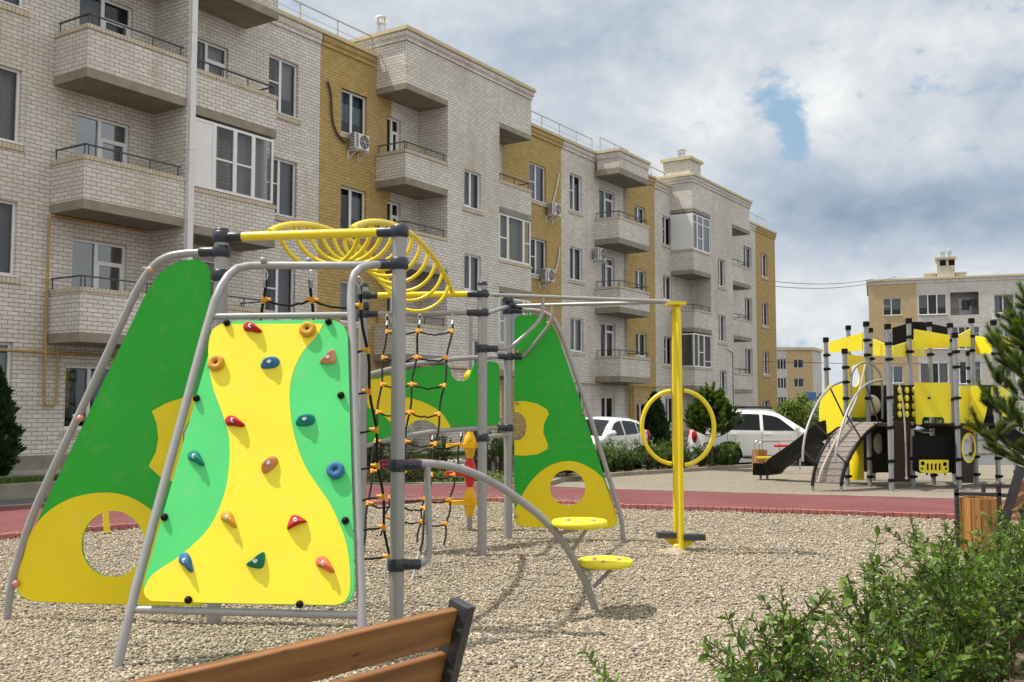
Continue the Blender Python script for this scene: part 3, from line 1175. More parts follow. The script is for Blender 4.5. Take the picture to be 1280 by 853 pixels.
mb = None
cap_(mb, -9, sY1a, 0, 1, ROOF, 2, 0)
cap_(mb, sY1a + .06, sT1a - .16, 0, 1, ROOF, 2, 1)
cap_(mb, sT1b + .16, sY2b, 0, 1, ROOF, 2, 1)
cap_(mb, sY2b + .06, B(743, 200)[0], 0, 1, ROOF, 2, 0)
cap_(mb, sY3a + .1, sY3b, -.14, 1, ROOF, 2, 1)
cap_(mb, sY3b + .06, sT2a - .16, 0, 1, ROOF, 2, 0)
cap_(mb, sT2b + .16, sY4a, 0, 1, ROOF, 2, 0)
cap_(mb, sY4a + .06, sEnd + .05, 0, 1, ROOF, 2, 1)


def rail_part(*a):
    r_ = MB()
    rail_line(r_, *a)
    r_.build('roof_railing', M['roofrail'], bld)


rail_part((4.2, .12, ROOF), (sT1a - .1, .12, ROOF), 0)
rail_part((sT1b + .1, .12, ROOF), (B(743, 200)[0], .12, ROOF), 0)
rail_part((B(743, 200)[0], -.3, ROOF + .02), (30.6, -.3, ROOF + .02), 0)
rail_part((30.7, .12, ROOF), (sT2a - .4, .12, ROOF), 0)
rail_part((sT2b + .1, .12, ROOF), (sEnd - 1.2, .12, ROOF), 0)

# left pair of balcony columns -------------------------------------------------
sL0, sMid, sR1 = 1.07, 3.98, B(346, 110, PR)[0]
for zr, zs in ((10.42, 9.5), (7.38, 6.46), (4.36, 3.44)):
    balcony(bld, sL0, sMid - .12, zr, zs, PR, right=False)
mb = MB()                      # fin wall between the two columns
mb.box(sMid - .12, sMid + .12, -PR + .006, -.002, Z0 + .4, 13.9)
mb.build('fin_wall', M['white_brick'], bld)
mb = MB()                      # boxed tops over the two columns
mb.box(sL0 + .0, sMid - .121, -PR, -.002, 12.62, 14.6, 0)
mb.box(sMid + .121, sR1, -PR, -.002, 12.75, 14.6, 0)
mb.box(sL0 - .01, sMid - .121, -PR - .01, -.001, 12.38, 12.618, 1)
mb.box(sMid + .121, sR1 + .01, -PR - .01, -.001, 12.52, 12.748, 1)
mb.build('boxed_top', [M['white_brick'], M['concrete']], bld)
balcony(bld, sMid + .12, sR1, B(247, 86, PR)[1] - .1, B(245, 132, PR)[1], PR, left=False)
zl0 = B(242, 234, PR)[1]
balcony(bld, sMid + .12, sR1, zl0 - .1, B(242, 281, PR)[1], PR, left=False, rail=False)
balcony(bld, sMid + .12, sR1, 4.3, 3.44, PR, left=False)


def glazing(a, b, z0, z1, y, muls, panel=None, bars=(), side=None, name='loggia_glazing'):
    """glazed loggia: white frame with panes; panel = solid width at the left"""
    mb = MB()
    t = .07
    mb.box(a, b, y, y + .07, z1 - t, z1)
    mb.box(a, b, y, y + .07, z0, z0 + t)
    mb.box(a, a + t, y, y + .07, z0 + t, z1 - t)
    mb.box(b - t, b, y, y + .07, z0 + t, z1 - t)
    for m_ in muls:
        mb.box(m_ - .06, m_ + .06, y - .005, y + .065, z0 + t, z1 - t)
    for p0, p1, f in bars:
        zz = z0 + (z1 - z0) * f
        mb.box(p0, p1, y + .01, y + .06, zz - .025, zz + .025)
    if panel:
        mb.box(a + t, panel, y + .012, y + .05, z0 + t, z1 - t)
    if side:                   # white side cheek back to the wall
        mb.box(a, a + .05, y + .07, -.005, z0, z1)
    o = mb.build(name, M['pvc'], bld)
    g = MB()
    g.quad((panel or a + .03, y + .035, z0 + .03), (b - .03, y + .035, z0 + .03), (b - .03, y + .035, z1 - .03), (panel or a + .03, y + .035, z1 - .03))
    g.build('pane', M['glass'], o)
    c = MB()
    vs, fs = [], []
    n = 40
    for i in range(n + 1):
        x = a + .1 + (b - a - .2) * i / n
        vs += [(x, y + .22 + .03 * math.sin(i * 1.3), z0 + .05), (x, y + .22 + .03 * math.sin(i * 1.3), z1 - .05)]
        if i and not (14 < i < 22):
            fs.append((2 * i - 2, 2 * i, 2 * i + 1, 2 * i - 1))
    c.add(vs, fs, 0, True)
    c.build('curtain', M['curtain'], o)
    return o


gs = [B(x, 200, PR)[0] for x in (242, 268.5, 294.5, 317.5, 342)]
zt, zb = B(245, 146, PR)[1], B(242, 233, PR)[1]
glazing(sMid + .13, sR1 - .06, zb + .02, zt, -PR + .02, [gs[1], gs[2], gs[3]], panel=gs[1],
        bars=((gs[1] + .06, gs[2] - .06, .48), (gs[2] + .06, gs[3] - .06, .48)))
# white rectangular downpipe between the columns
mb = MB()
mb.bar((sMid, -PR - .06, .5), (sMid, -PR - .06, 15.), .17, .13, V((0, 1, 0)))
for z in (2.2, 5.2, 8.2, 11.2):
    mb.box(sMid - .1, sMid + .1, -PR - .135, -PR, z, z + .05)
mb.build('downpipe', M['whitemetal'], bld)

# ochre gas pipes


def gp_(*a):
    g_ = MB()
    g_.tube(*a)
    g_.build('gas_pipe', M['gaspipe'], bld)


zp = B(0, 437.5, .12)[1]
y = -.12
gp_([(-8, y, zp), (1.0, y, zp), (9.8, y, zp)], .036, 8)
z2 = B(60, 270)[1]
xv = B(57, 300)[0]
gp_(bend([(xv, y, 2.0), (xv, y, z2), (3.6, y, z2 + .02)], .1), .032, 8)
xv2 = B(67, 470)[0]
gp_(bend([(xv, y - .02, zp + .2), (xv, y - .02, B(58, 507)[1]), (xv2, y - .02, B(58, 507)[1]), (xv2, y - .02, zp + .1)], .12), .032, 8)
zq = B(100, 437.5, .12)[1]
sA, sB_ = B(437, 430, PR + .1)[0], B(580, 438, PR + .1)[0]
gp_([(sT1a, -PR - .06, zp + .12), (B(624, 440, PR)[0] - .2, -PR - .06, zp + .12)], .032, 8)
gp_([(B(701, 470)[0], -.12, zp - .12), (B(779, 480)[0], -.12, zp - .12), (sY3a + .1, -.3, zp - .12), (sY3b + 1.2, -.3, zp - .12)], .036, 8)
xq = B(786, 520, .14)[0]
gp_([(xq, -.25, .4), (xq, -.25, zp - .2)], .05, 8)
xq = B(790, 520, .14)[0]
gp_([(xq, -.22, .4), (xq, -.22, zp - .2)], .03, 8)

# tall blocks ------------------------------------------------------------------


def tall_block(sa, sb, ztop, sl, sr, zl, zr_, wl, th=.24):
    """projecting block: full-height pier sl..sr, boxed top sa..sb, recesses at both sides"""
    mb = MB()
    zlow = min(zl, zr_)
    wall_sheet(mb, sl, sr, Z0, ztop - .1, -PR, wl)
    wall_sheet(mb, sa, sl, zl, ztop - .1, -PR, [])
    wall_sheet(mb, sr, sb, zr_, ztop - .1, -PR, [])
    for x, z, yb in ((sa, zl, 0.), (sl, Z0, 0.)):
        mb.quad((x, -PR, z), (x, -PR, ztop - .1), (x, yb, ztop - .1), (x, yb, z))
    for x, z in ((sr, Z0), (sb, zr_)):
        mb.quad((x, -PR, z), (x, 0, z), (x, 0, ztop - .1), (x, -PR, ztop - .1))
    mb.quad((sa, 0, ROOF - .4), (sa, 0, ztop - .1), (sa, 6, ztop - .1), (sa, 6, ROOF - .4))
    mb.quad((sb, 0, ROOF - .4), (sb, 6, ROOF - .4), (sb, 6, ztop - .1), (sb, 0, ztop - .1))
    mb.quad((sa, 6, ROOF - .4), (sa, 6, ztop - .1), (sb, 6, ztop - .1), (sb, 6, ROOF - .4))
    mb.quad((sa, -PR, ztop - .1), (sb, -PR, ztop - .1), (sb, 6, ztop - .1), (sa, 6, ztop - .1))
    # corbel and coping round the three sides
    for e, z0, z1, m in ((.05, ztop - .44, ztop - .29, 0), (.09, ztop - .29, ztop - .12, 0), (.15, ztop - .12, ztop, 1)):
        mb.box(sa - e, sb + e, -PR - e, -PR + .2, z0, z1, m)
        mb.box(sa - e, sa + .2, -PR + .2, 6, z0, z1, m)
        mb.box(sb - .2, sb + e, -PR + .2, 6, z0, z1, m)
    o = mb.build('tall_block', [M['white_brick'], M['cream']], bld)
    c = MB()
    c.box(sa - .005, sl, -PR - .008, -.003, zl - .2, zl - .001)
    c.build('lintel_slab', M['concrete'], o)
    c = MB()
    c.box(sr, sb + .005, -PR - .008, -.003, zr_ - .2, zr_ - .001)
    c.build('lintel_slab', M['concrete'], o)
    return o


slA, srA = B(559.6, 180, PR)[0], B(624.2, 200, PR)[0]
zl = B(507, 103, PR)[1]
zr_ = B(624.4, 152.5, PR)[1]
pw = []


def WP(xl, yt, xr, yb, **kw):
    s0, z1 = B(xl, yt, PR)
    t = (s0, B(xr, yt, PR)[0], B(xl, yb, PR)[1], z1, kw)
    pw.append(t)
    return t


WP(580.6, 210.8, 601.5, 257.7, open_=True, curtain='right')
WP(580.6, 316.5, 601.5, 362.7, open_=True, curtain='right')
WP(587, 424, 601.5, 465, curtain='right')
WP(582, 522, 602, 560, curtain='both')
tall_block(sT1a, sT1b, 14.15, slA, srA, zl, zr_, [x[:4] for x in pw])
for x in pw:
    window(bld, *x[:4], -PR, **x[4])
# first block, left recess balconies
for yr, ysl in ((186, 221.5), (286, 327)):
    balcony(bld, sT1a, slA - .002, B(507, yr, PR)[1] - .1, B(507, ysl, PR)[1], PR, right=False)
z = B(559.6, 345, PR)[1]
balcony(bld, sT1a, slA - .002, z - 1.85, z - 2.75, PR, right=False)
# first block, right recess: open balcony, glazed loggias
balcony(bld, srA + .002, sT1b, B(625, 224.8, PR)[1] - .1, B(624, 258, PR)[1], PR, left=False)
z0, z1 = B(624.4, 324.4, PR)[1], B(624.4, 265.6, PR)[1]
g1, g2, g3 = [B(x, 300, PR)[0] for x in (635.5, 655, 664)]
glazing(srA + .02, sT1b - .02, z0 + .02, z1, -PR + .02, [g1, g2], bars=((srA + .1, g1 - .06, .48), (g2 + .06, sT1b - .1, .48)))
balcony(bld, srA + .002, sT1b, z0 - .1, B(624, 357.5, PR)[1], PR, left=False, rail=False)
z1 = B(624.4, 370, PR)[1]
z0 = z1 - 1.75
glazing(srA + .02, sT1b - .02, z0 + .02, z1, -PR + .02, [g1, g2], bars=((srA + .1, g1 - .06, .48),))
balcony(bld, srA + .002, sT1b, z0 - .1, z0 - .95, PR, left=False, rail=False)

# middle balconies and their canopy
sM0, sM1 = B(774, 270, PR)[0], B(811, 283, PR)[0]
for yr, ys in ((270.4, 297), (357.2, 383.5), (444.5, 470.5)):
    balcony(bld, sM0, sM1, B(774, yr, PR)[1] - .1, B(774, ys, PR)[1] + .02, PR, slab=.26)
mb = MB()
zc = B(773, 186, PR)[1]
zb = B(773, 209, PR)[1]
mb.box(sM0, sM1, -PR, -.16, zb, zc - .1, 0)
mb.box(sM0 - .04, sM1 + .04, -PR - .04, -.16, zc - .36, zc - .1, 0)
mb.box(sM0 - .1, sM1 + .1, -PR - .1, -.16, zc - .1, zc + .02, 1)
mb.box(sM0 - .01, sM1 + .01, -PR - .01, -.005, zb - .26, zb - .001, 2)
mb.build('canopy', [M['white_brick'], M['cream'], M['concrete']], bld)

# second tall block
slB, srB = B(887.6, 270, PR)[0], B(915.2, 290, PR)[0]
zl = B(865, 259.5, PR)[1]
zr_ = B(915.2, 280, PR)[1]
pw = []
WP(897.3, 322.8, 906, 356.9, curtain='full')
WP(898, 392.9, 907, 426.7, curtain='full')
WP(900, 463, 908.2, 495.7, curtain='both')
tall_block(sT2a, sT2b, 13.97, slB, srB, zl, zr_, [x[:4] for x in pw])
for x in pw:
    window(bld, *x[:4], -PR, **x[4])
gx = [B(x, 290, PR)[0] for x in (865.6, 872, 879, 886.5)]
zt, zb = B(866, 265.5, PR)[1], B(866, 311, PR)[1]
o = glazing(sT2a, slB - .02, zb + .02, zt - .02, -PR + .02, [gx[1], gx[2]], bars=((gx[1] + .06, gx[2] - .06, .35), (sT2a + .07, slB - .1, .76)), side=True)
balcony(bld, sT2a, slB - .002, zb - .1, B(866, 336.5, PR)[1], PR, right=False, rail=False)
balcony(bld, sT2a, slB - .002, B(866, 386, PR)[1] - .1, B(866, 409, PR)[1], PR, right=False)
zt, zb = B(866, 415.5, PR)[1], B(866, 459, PR)[1]
glazing(sT2a, slB - .02, zb + .02, zt - .02, -PR + .02, [gx[1], gx[2]], bars=((gx[1] + .06, gx[2] - .06, .45), (gx[2] + .06, slB - .1, .2)))
mb = MB()
mb.box(sT2a, sT2a + .07, -PR + .08, -.01, zb + .02, zb + .09)
mb.box(sT2a, sT2a + .07, -PR + .08, -.01, zt - .1, zt - .03)
mb.box(sT2a, sT2a + .07, -.12, -.01, zb + .09, zt - .1)
g = mb.build('loggia_glazing', M['pvc'], bld)
gg = MB()
gg.quad((sT2a + .03, -.12, zb + .05), (sT2a + .03, -PR + .1, zb + .05), (sT2a + .03, -PR + .1, zt - .05), (sT2a + .03, -.12, zt - .05))
gg.build('pane', M['glass'], g)
balcony(bld, sT2a, slB - .002, zb - .1, B(866, 482, PR)[1], PR, right=False, rail=False)
for yr, ys in ((328.6, 350.5), (397, 418.5), (465.7, 486)):
    balcony(bld, srB + .002, sT2b, B(915.5, yr, PR)[1] - .1, B(915.5, ys, PR)[1], PR, left=False)
mb = MB()                      # porch roof over the ground-floor entrance
a, z = B(918, 508, 2.4)
mb.box(a, a + 4.2, -3.0, -PR - .02, z - .12, z, 0)
for x in (a + .1, a + 4.1):
    mb.box(x - .04, x + .04, -2.95, -2.87, .3, z - .12, 0)
mb.build('porch_roof', M['darkrail'], bld)
mb = MB()                      # thin cable down the pier
mb.tube([(srB - .9, -PR - .02, B(905, 437, PR)[1]), (srB - .25, -PR - .02, B(905, 440, PR)[1]), (srB - .25, -PR - .02, .6)], .02, 6)
mb.build('wall_cable', M['cable'], bld)

# chimneys and vent cowls on the roof


def cowl(parent, x, y, z, r=.13, h=.7):
    mb = MB()
    mb.lathe((x, y, z), [(r, 0), (r, h * .62)], 14)
    mb.lathe((x, y, z), [(r * 1.25, h * .56), (r * 1.25, h * .64)], 14)
    for k in range(4):
        a = k * math.pi / 2
        mb.bar((x + r * math.cos(a), y + r * math.sin(a), z + h * .6), (x + r * 1.2 * math.cos(a), y + r * 1.2 * math.sin(a), z + h * .86), .02, .02, V((0, 1, 0)))
    mb.lathe((x, y, z), [(r * 1.9, h * .82), (r * 1.7, h * .86), (r * .4, h), (0.0, h * 1.02)], 14)
    return mb.build('vent_cowl', M['galv'], parent)


cowl(bld, sT1a + .35, .1, 14.15, .14, .8)
cowl(bld, B(569, 60, -.6)[0], .6, 14.1, .13, .85)
mb = MB()
cx, cy = sT2a + .75, -.35
mb.box(cx - .7, cx + .75, cy - .75, cy + .75, 13.95, 14.75, 0)
mb.box(cx + .752, cx + .757, cy - .35, cy + .35, 14.1, 14.6, 2)
mb.box(cx - .82, cx + .87, cy - .87, cy + .87, 14.75, 14.9, 1)
ch = mb.build('chimney', [M['white_brick'], M['cream'], M['concrete']], bld)
cowl(bld, cx, cy, 14.9, .17, .65)

# ------------------------------------------------------------------ air conditioners


def aircon(label, s, n, z, wd=.68, rails=True):
    b = bld.matrix_basis
    t = thing('air_conditioner', b @ V((s, -n, z)), label, 'air conditioner', rad(90) - ANG, 'air conditioners on the long facade')
    mb = MB()
    mb.box(-wd / 2, wd / 2, -.40, -.14, .02, .52)
    mb.build('casing', M['pvc'], t, bevel=.02)
    g = MB()
    c = V((.1, -.405, .275))
    g.lathe(c, [(.0, 0), (.225, 0), (.225, -.008), (.0, -.01)], 22, V((0, 1, 0)))
    for r in (.06, .12, .17, .215):
        g.tube([c + V((r * math.cos(a), -.012, r * math.sin(a))) for a in [k * math.pi / 9 for k in range(18)]], .006, 4, True, 1)
    for k in range(6):
        a = k * math.pi / 3
        g.bar(c + V((0, -.012, 0)), c + V((.22 * math.cos(a), -.012, .22 * math.sin(a))), .008, .008, V((0, 1, 0)), 1)
    for k in range(9):
        g.box(-wd / 2 + .03, -wd / 2 + .16, -.408, -.40, .06 + k * .05, .085 + k * .05, 0)
        g.box(-wd / 2 - .006, -wd / 2, -.37, -.15, .06 + k * .05, .085 + k * .05, 0)
    g.build('fan_grille', [M['black'], M['pvc']], t)
    k = MB()
    for x in (-wd / 2 + .1, wd / 2 - .1):
        k.box(x - .02, x + .02, -.44, 0, -.04, -.002)
        k.box(x - .02, x + .02, -.03, 0, -.3, -.04)
        k.bar((x, -.40, -.04), (x, -.03, -.28), .02, .02, V((1, 0, 0)))
    k.build('bracket', M['whitemetal'], t)
    return t


s, z = B(441, 190)
aircon('air conditioner with black hose under the highest window of the nearest ochre wall', s, 0, z)
s, z = B(686, 271)
aircon('air conditioner under the top floor window, right of the glazed loggia', s, 0, z)
s, z = B(677.5, 353)
aircon('air conditioner beside the glazed loggia, one floor below another unit', s, 0, z)
s, z = B(743, 326)
aircon('air conditioner above the middle balcony, left of its balcony door', s, 0, z)
for lab, pts, m in (('black hose looping down ochre wall to the air conditioner', [B(408, 102), B(412, 120), B(414, 150), B(420, 168), B(430, 179)], 'cable'),
                    ('white hose slanting down to the upper air conditioner by the loggia', [B(697.5, 217.5), B(694, 235), B(689, 256)], 'white_hose'),
                    ('white hose curving down to the lower air conditioner by the loggia', [B(698, 309), B(695.5, 330), B(688, 349), B(684, 350)], 'white_hose')):
    mb = MB()
    pp = [bld.matrix_basis @ V((a, -.06, b)) for a, b in pts]
    mb.tube(spline(pp, 8), .035, 7)
    tag(mb.build('hose', M[m]), lab, 'hose', 'hoses on the long facade')

# ------------------------------------------------------------------ far buildings
p0 = at(1085, 350, 91.5)
p0.z = 0
pe = at(1280, 342, 87.3)
dv = V((pe.x - p0.x, pe.y - p0.y, 0)).normalized()
fb = thing('apartment_building', p0, 'tan and white apartment block with a brick chimney behind the yellow play tower', 'building', math.atan2(dv.y, dv.x))
nb = V((dv.y, -dv.x, 0))


def Bf(px, py, org=None, nn=None, dd=None):
    q = onplane(px, py, p0 if org is None else org, nb if nn is None else nn)
    d = q - (p0 if org is None else org)
    return d.dot(dv if dd is None else dd), q.z


fw = []
for k in range(4):
    dz = -3.02 * k

    def add(xl, yt, xr, yb, **kw):
        a, z1 = Bf(xl, yt)
        b, z0 = Bf(xr, yb)
        fw.append((a, b, z0 + dz, z1 + dz, kw))
    add(1103.5, 373.5, 1127, 394, sill='thin', transom=.55)
    add(1242, 368.6, 1268, 391, sill='thin')
    add(1290, 369, 1312, 391, sill='thin')
    add(1325, 369, 1350, 391, sill='thin')
ztop = Bf(1085, 351)[1]
sy = Bf(1145.5, 360)[0]
sEndF = 34.0
lg = []
for k in range(4):
    dz = -3.02 * k
    a, z1 = Bf(1147.5, 368.6)
    b, z0 = Bf(1183.4, 393)
    lg.append((a, b, z0 + dz, z1 + dz))
    a, z1 = Bf(1187.5, 366)
    b, z0 = Bf(1224, 393)
    lg.append((a, b, z0 + dz, z1 + dz))
hl = [x[:4] for x in fw] + lg
mb = MB()
wall_sheet(mb, 0, sy, 0, ztop - .1, 0, hl)
mb.quad((0, 0, 0), (0, 0, ztop - .1), (0, 12, ztop - .1), (0, 12, 0))
o = mb.build('wall', M['far_yellow_brick'], fb)
o['label'] = 'tan brick wall'
mb = MB()
wall_sheet(mb, sy, sEndF, 0, ztop - .1, 0, hl)
mb.quad((sEndF, 0, 0), (sEndF, 12, 0), (sEndF, 12, ztop - .1), (sEndF, 0, ztop - .1))
mb.quad((0, 12, 0), (0, 12, ztop - .1), (sEndF, 12, ztop - .1), (sEndF, 12, 0))
mb.build('wall', M['white_brick'], fb)
mb = MB()
mb.box(-.15, sEndF + .15, -.15, 12, ztop - .12, ztop + .05, 0)
mb.box(-.06, sEndF + .05, -.06, .2, ztop - .4, ztop - .12, 1)
mb.build('roof', [M['cream'], M['white_brick']], fb)
mb = MB()
mb.quad((.1, 4, 0), (sEndF, 4, 0), (sEndF, 4, ztop), (.1, 4, ztop))
for k in range(4):
    mb.quad((.1, .4, .3 + 3.02 * k), (sEndF, .4, .3 + 3.02 * k), (sEndF, 4, .3 + 3.02 * k), (.1, 4, .3 + 3.02 * k))
mb.build('interior', M['interior'], fb)
for x in fw:
    window(fb, *x[:4], 0, **x[4])
for i, (a, b, z0, z1) in enumerate(lg):
    if i % 2 == 0 and i != 2:
        window(fb, a, b, z0, z1, -.08, 'three', 'both', sill='thin')
    elif i == 1:
        m2 = MB()
        m2.box(a, b, .0, .08, z0 - .02, z0 + .03)
        m2.bar((a, .05, z0 + .5), (b, .05, z0 + .5), .04, .04)
        for k in range(14):
            x = a + (b - a) * (k + .5) / 14
            m2.box(x - .012, x + .012, .04, .06, z0 + .03, z0 + .5)
        m2.build('loggia_railing', M['darkrail'], fb)
        m2 = MB()
        m2.quad((a - .1, 1.3, z0 - .2), (b + .1, 1.3, z0 - .2), (b + .1, 1.3, z1 + .2), (a - .1, 1.3, z1 + .2))
        m2.box(a + .75, b - .5, 1.22, 1.28, z0, z1 - .45, 1)
        m2.box(a + 1.0, a + 1.6, 1.2, 1.23, z0 + .5, z1 - .6, 2)
        m2.build('loggia_back_wall', [M['white_brick'], M['pvc'], M['cable']], fb)
    else:
        window(fb, a, b, z0, z1, -.04, 'four', 'both', sill='thin', transom=.7)
a, z = Bf(1172, 348)
b = Bf(1194.5, 348)[0]
zc = Bf(1172, 321)[1]
mb = MB()
mb.box(a, b, .6, 2.1, ztop, zc - .15, 0)
mb.box(a - .15, b + .15, .45, 2.25, zc - .15, zc + .02, 1)
for k in range(2):
    x = a + .25 + k * .72
    mb.box(x, x + .5, .59, .6, zc - .75, zc - .25, 2)
mb.build('chimney', [M['white_brick'], M['cream'], M['black']], fb)
cowl(fb, a + .55, 1.2, zc, .16, .75)
cowl(fb, a + 1.15, 1.2, zc, .16, .8)
mb = MB()
for x0, x1 in ((1157, 1170), (1196, 1209)):
    a, _ = Bf(x0, 346)
    b, _ = Bf(x1, 346)
    mb.box(a, b, 1, 2, ztop, ztop + .45, 0)
    mb.box(a - .1, b + .1, .9, 2.1, ztop + .45, ztop + .55, 1)
mb.build('roof_vent', [M['white_brick'], M['cream']], fb)
t = thing('laundry', fb.matrix_basis @ V((lg[1][0] + 1.5, .2, lg[1][2] + .2)), 'dark washing hung in the open loggia of the far block', 'laundry', math.atan2(dv.y, dv.x))
for x, w_, h_, m in ((-.3, .34, .75, 'cable'), (.15, .3, .55, 'laundry'), (.5, .3, .7, 'laundry')):
    mb = MB()
    n = 8
    vs, fs = [], []
    for i in range(n + 1):
        xx = x + w_ * (i / n - .5)
        yy = .04 * math.sin(i * 1.4)
        vs += [(xx, yy, 1.15 - h_), (xx, yy, 1.15), (xx, yy + .02, 1.15), (xx, yy + .02, 1.15 - h_)]
        if i:
            o_ = 4 * i
            fs += [(o_ - 4, o_, o_ + 1, o_ - 3), (o_ - 1, o_ - 2, o_ + 2, o_ + 3)]
    mb.add(vs, fs, 0, True)
    mb.build('garment', M[m], t)
mb = MB()
mb.bar((-1.3, 0.01, 1.16), (1.3, 0.01, 1.16), .012, .012)
mb.build('washing_line', M['cable'], t)
a, z = Bf(1246, 399.5)
t = thing('air_conditioner', fb.matrix_basis @ V((a, 0, z)), 'small air conditioner under a window of the block behind the play tower', 'air conditioner', math.atan2(dv.y, dv.x))
mb = MB()
mb.box(-.4, .4, -.4, -.1, 0, .55)
mb.build('casing', M['pvc'], t, bevel=.03)
mb = MB()
mb.lathe((.1, -.405, .28), [(0., 0), (.22, 0), (.22, -.01), (0., -.012)], 18, V((0, 1, 0)))
mb.build('fan_grille', M['darkrail'], t)

# small distant block
q0 = at(1015.4, 437, 165)
zt = q0.z
q0.z = 0
sb_ = thing('apartment_building', q0, 'small distant apartment block of tan brick between the long facade and the play tower', 'building', 0.0)
mb = MB()
k = 165 / FPX
hw = []
for r_ in range(4):
    z1 = at(998, 449.5 + 23.8 * r_, 165).z
    hw.append(((991.6 - 1015.4) * k, (1004 - 1015.4) * k, z1 - 1.4, z1, dict(sill='thin', curtain='both')))
    hw.append(((971.2 - 1015.4) * k, (982.4 - 1015.4) * k, z1 - 1.6, z1 + .1, dict(sill='thin', curtain='both', style='three')))
xs = (983.2 - 1015.4) * k
hl = [x[:4] for x in hw]
wall_sheet(mb, xs, 0, 0, zt - .1, 0, hl)
o = mb.build('wall', M['far_yellow_brick'], sb_)
mb = MB()
wall_sheet(mb, xs - 2.2, xs, 0, zt - .1, 0, hl)
wall_sheet(mb, xs - 16, xs - 2.2, 0, zt - .1, 0, [])
mb.quad((0, 0, 0), (3.4, 6.5, 0), (3.4, 6.5, zt - .1), (0, 0, zt - .1))
mb.quad((3.4, 6.5, 0), (-14, 8, 0), (-14, 8, zt - .1), (3.4, 6.5, zt - .1))
mb.build('wall', M['white_brick'], sb_)['label'] = 'pale brick wall'
mb = MB()
mb.prism([[V((-16, -.25, zt - .1)), V((.2, -.25, zt - .1)), V((3.7, 6.6, zt - .1)), V((-14, 8.2, zt - .1))]], V((0, 0, .45)))
mb.build('roof', M['cream'], sb_)
mb = MB()
mb.quad((xs - 15, 2, 0), (-.1, 2, 0), (-.1, 2, zt - .2), (xs - 15, 2, zt - .2))
mb.build('interior', M['interior'], sb_)
for x in hw:
    window(sb_, *x[:4], 0, **x[4])

# overhead cables
for lab, a, b, sag in (('upper thin overhead cable crossing the sky between the two blocks', at(968, 352, 68), at(1092, 349, 91), .3),
                       ('second thin overhead cable just below the upper one', at(968, 358, 68), at(1120, 346, 91), .5),
                       ('low overhead cable crossing behind the roofs of the play tower', at(955, 452, 62), at(1300, 451, 84), .2)):
    mb = MB()
    mb.tube([a.lerp(b, i / 20) - V((0, 0, sag * 4 * (i / 20) * (1 - i / 20))) for i in range(21)], .022, 5)
    tag(mb.build('overhead_cable', M['cable']), lab, 'cable', 'overhead cables')
# ------------------------------------------------------------------ climbing frame
P1, P2, P3, P4, P5 = V((-2.29, 8.0, 0)), V((-.86, 7.75, 0)), V((-.34, 11.77, 0)), V((-.05, 13.21, 0)), V((-1.74, 11.95, 0))
POSTS = [P1, P2, P3, P4, P5]
cf = thing('climbing_frame', (-1.2, 9.5, 0), 'large climbing frame with green and yellow panels, climbing wall, rope nets and yellow loop ladder', 'climbing frame')


def part(mb, name, mat, parent=None, bevel=0, label=None):
    o = mb.build(name, mat, cf if parent is None else parent, bevel, world=parent is None)
    if label:
        o['label'] = label
    return o


for p, px, py in ((P1, 275, 285), (P2, 498, 284), (P3, 603, 352), (P4, 635, 371), (P5, 453, 354)):
    zt = at(px, py, p.y).z
    mb = MB()
    mb.tube([p - V((0, 0, .1)), p + V((0, 0, zt - .05))], .054, 20)
    mb.lathe(p + V((0, 0, zt - .05)), [(.057, 0), (.057, .03), (.05, .045), (0, .05)], 20, mat=1)
    part(mb, 'post', [M['grey'], M['navy']])


def collar(p, z, *dirs, r=.057):
    mb = MB()
    c = V((p.x, p.y, z))
    mb.lathe(c, [(r + .002, -.046), (r + .013, -.034), (r + .015, 0), (r + .013, .034), (r + .002, .046)], 20)
    for d in dirs:
        d = V(d).normalized()
        mb.lathe(c + d * .05, [(.042, 0), (.039, .05), (.040, .115), (.033, .13)], 14, d)
        s = d.cross(V((0, 0, 1))).normalized()
        for u_ in (.04, .09):
            mb.ball(c + d * (u_ + .04) + s * .046, .012, 8, 5)
    return part(mb, 'collar', M['navy'])


def zat(px, py, p):
    return at(px, py, p.y).z


def tube(name, pts, r, mat, seg=12):
    mb = MB()
    mb.tube(pts, r, seg)
    return part(mb, name, M[mat])


def z3(p, z):
    return V((p.x, p.y, z))


ux = (P2 - P1).normalized()
zb1, zb2 = zat(290, 296.5, P1), zat(480, 290, P2)
zb = (zb1 + zb2) / 2
za = zat(480, 330, P2)
ztop5 = zat(590, 367.5, P3)
zn = zat(592, 391, P3)
# yellow end bars
tube('crossbar', [z3(P1, zb) + ux * .17, z3(P2, zb) - ux * .17], .036, 'yellow')
u53 = (P3 - P5).normalized()
tube('crossbar', [z3(P5, ztop5) + u53 * .17, z3(P3, ztop5) - u53 * .17], .036, 'yellow')
tube('crossbar', [z3(P5, zn) + u53 * .17, z3(P3, zn) - u53 * .17], .03, 'grey')
# left big panel frame
LF = V((-3.97, 8.18, 0))
dl = V((LF.x - P1.x, LF.y - P1.y, 0)).normalized()
nl = V((dl.y, -dl.x, 0))
if nl.y > 0:
    nl = -nl


def L(px, py, off=0.0):
    return onplane(px, py, P1 + nl * off, nl)


collar(P1, zb, ux)
collar(P1, L(262, 315).z, dl)
collar(P1, zat(275, 345, P1))
collar(P2, zb, -ux)
collar(P2, za, -ux)
collar(P3, ztop5, -u53, (P4 - P3))
collar(P3, zn, -u53, (P4 - P3))
collar(P5, ztop5, u53)
collar(P5, ztop5 - .13)
collar(P5, zn, u53)

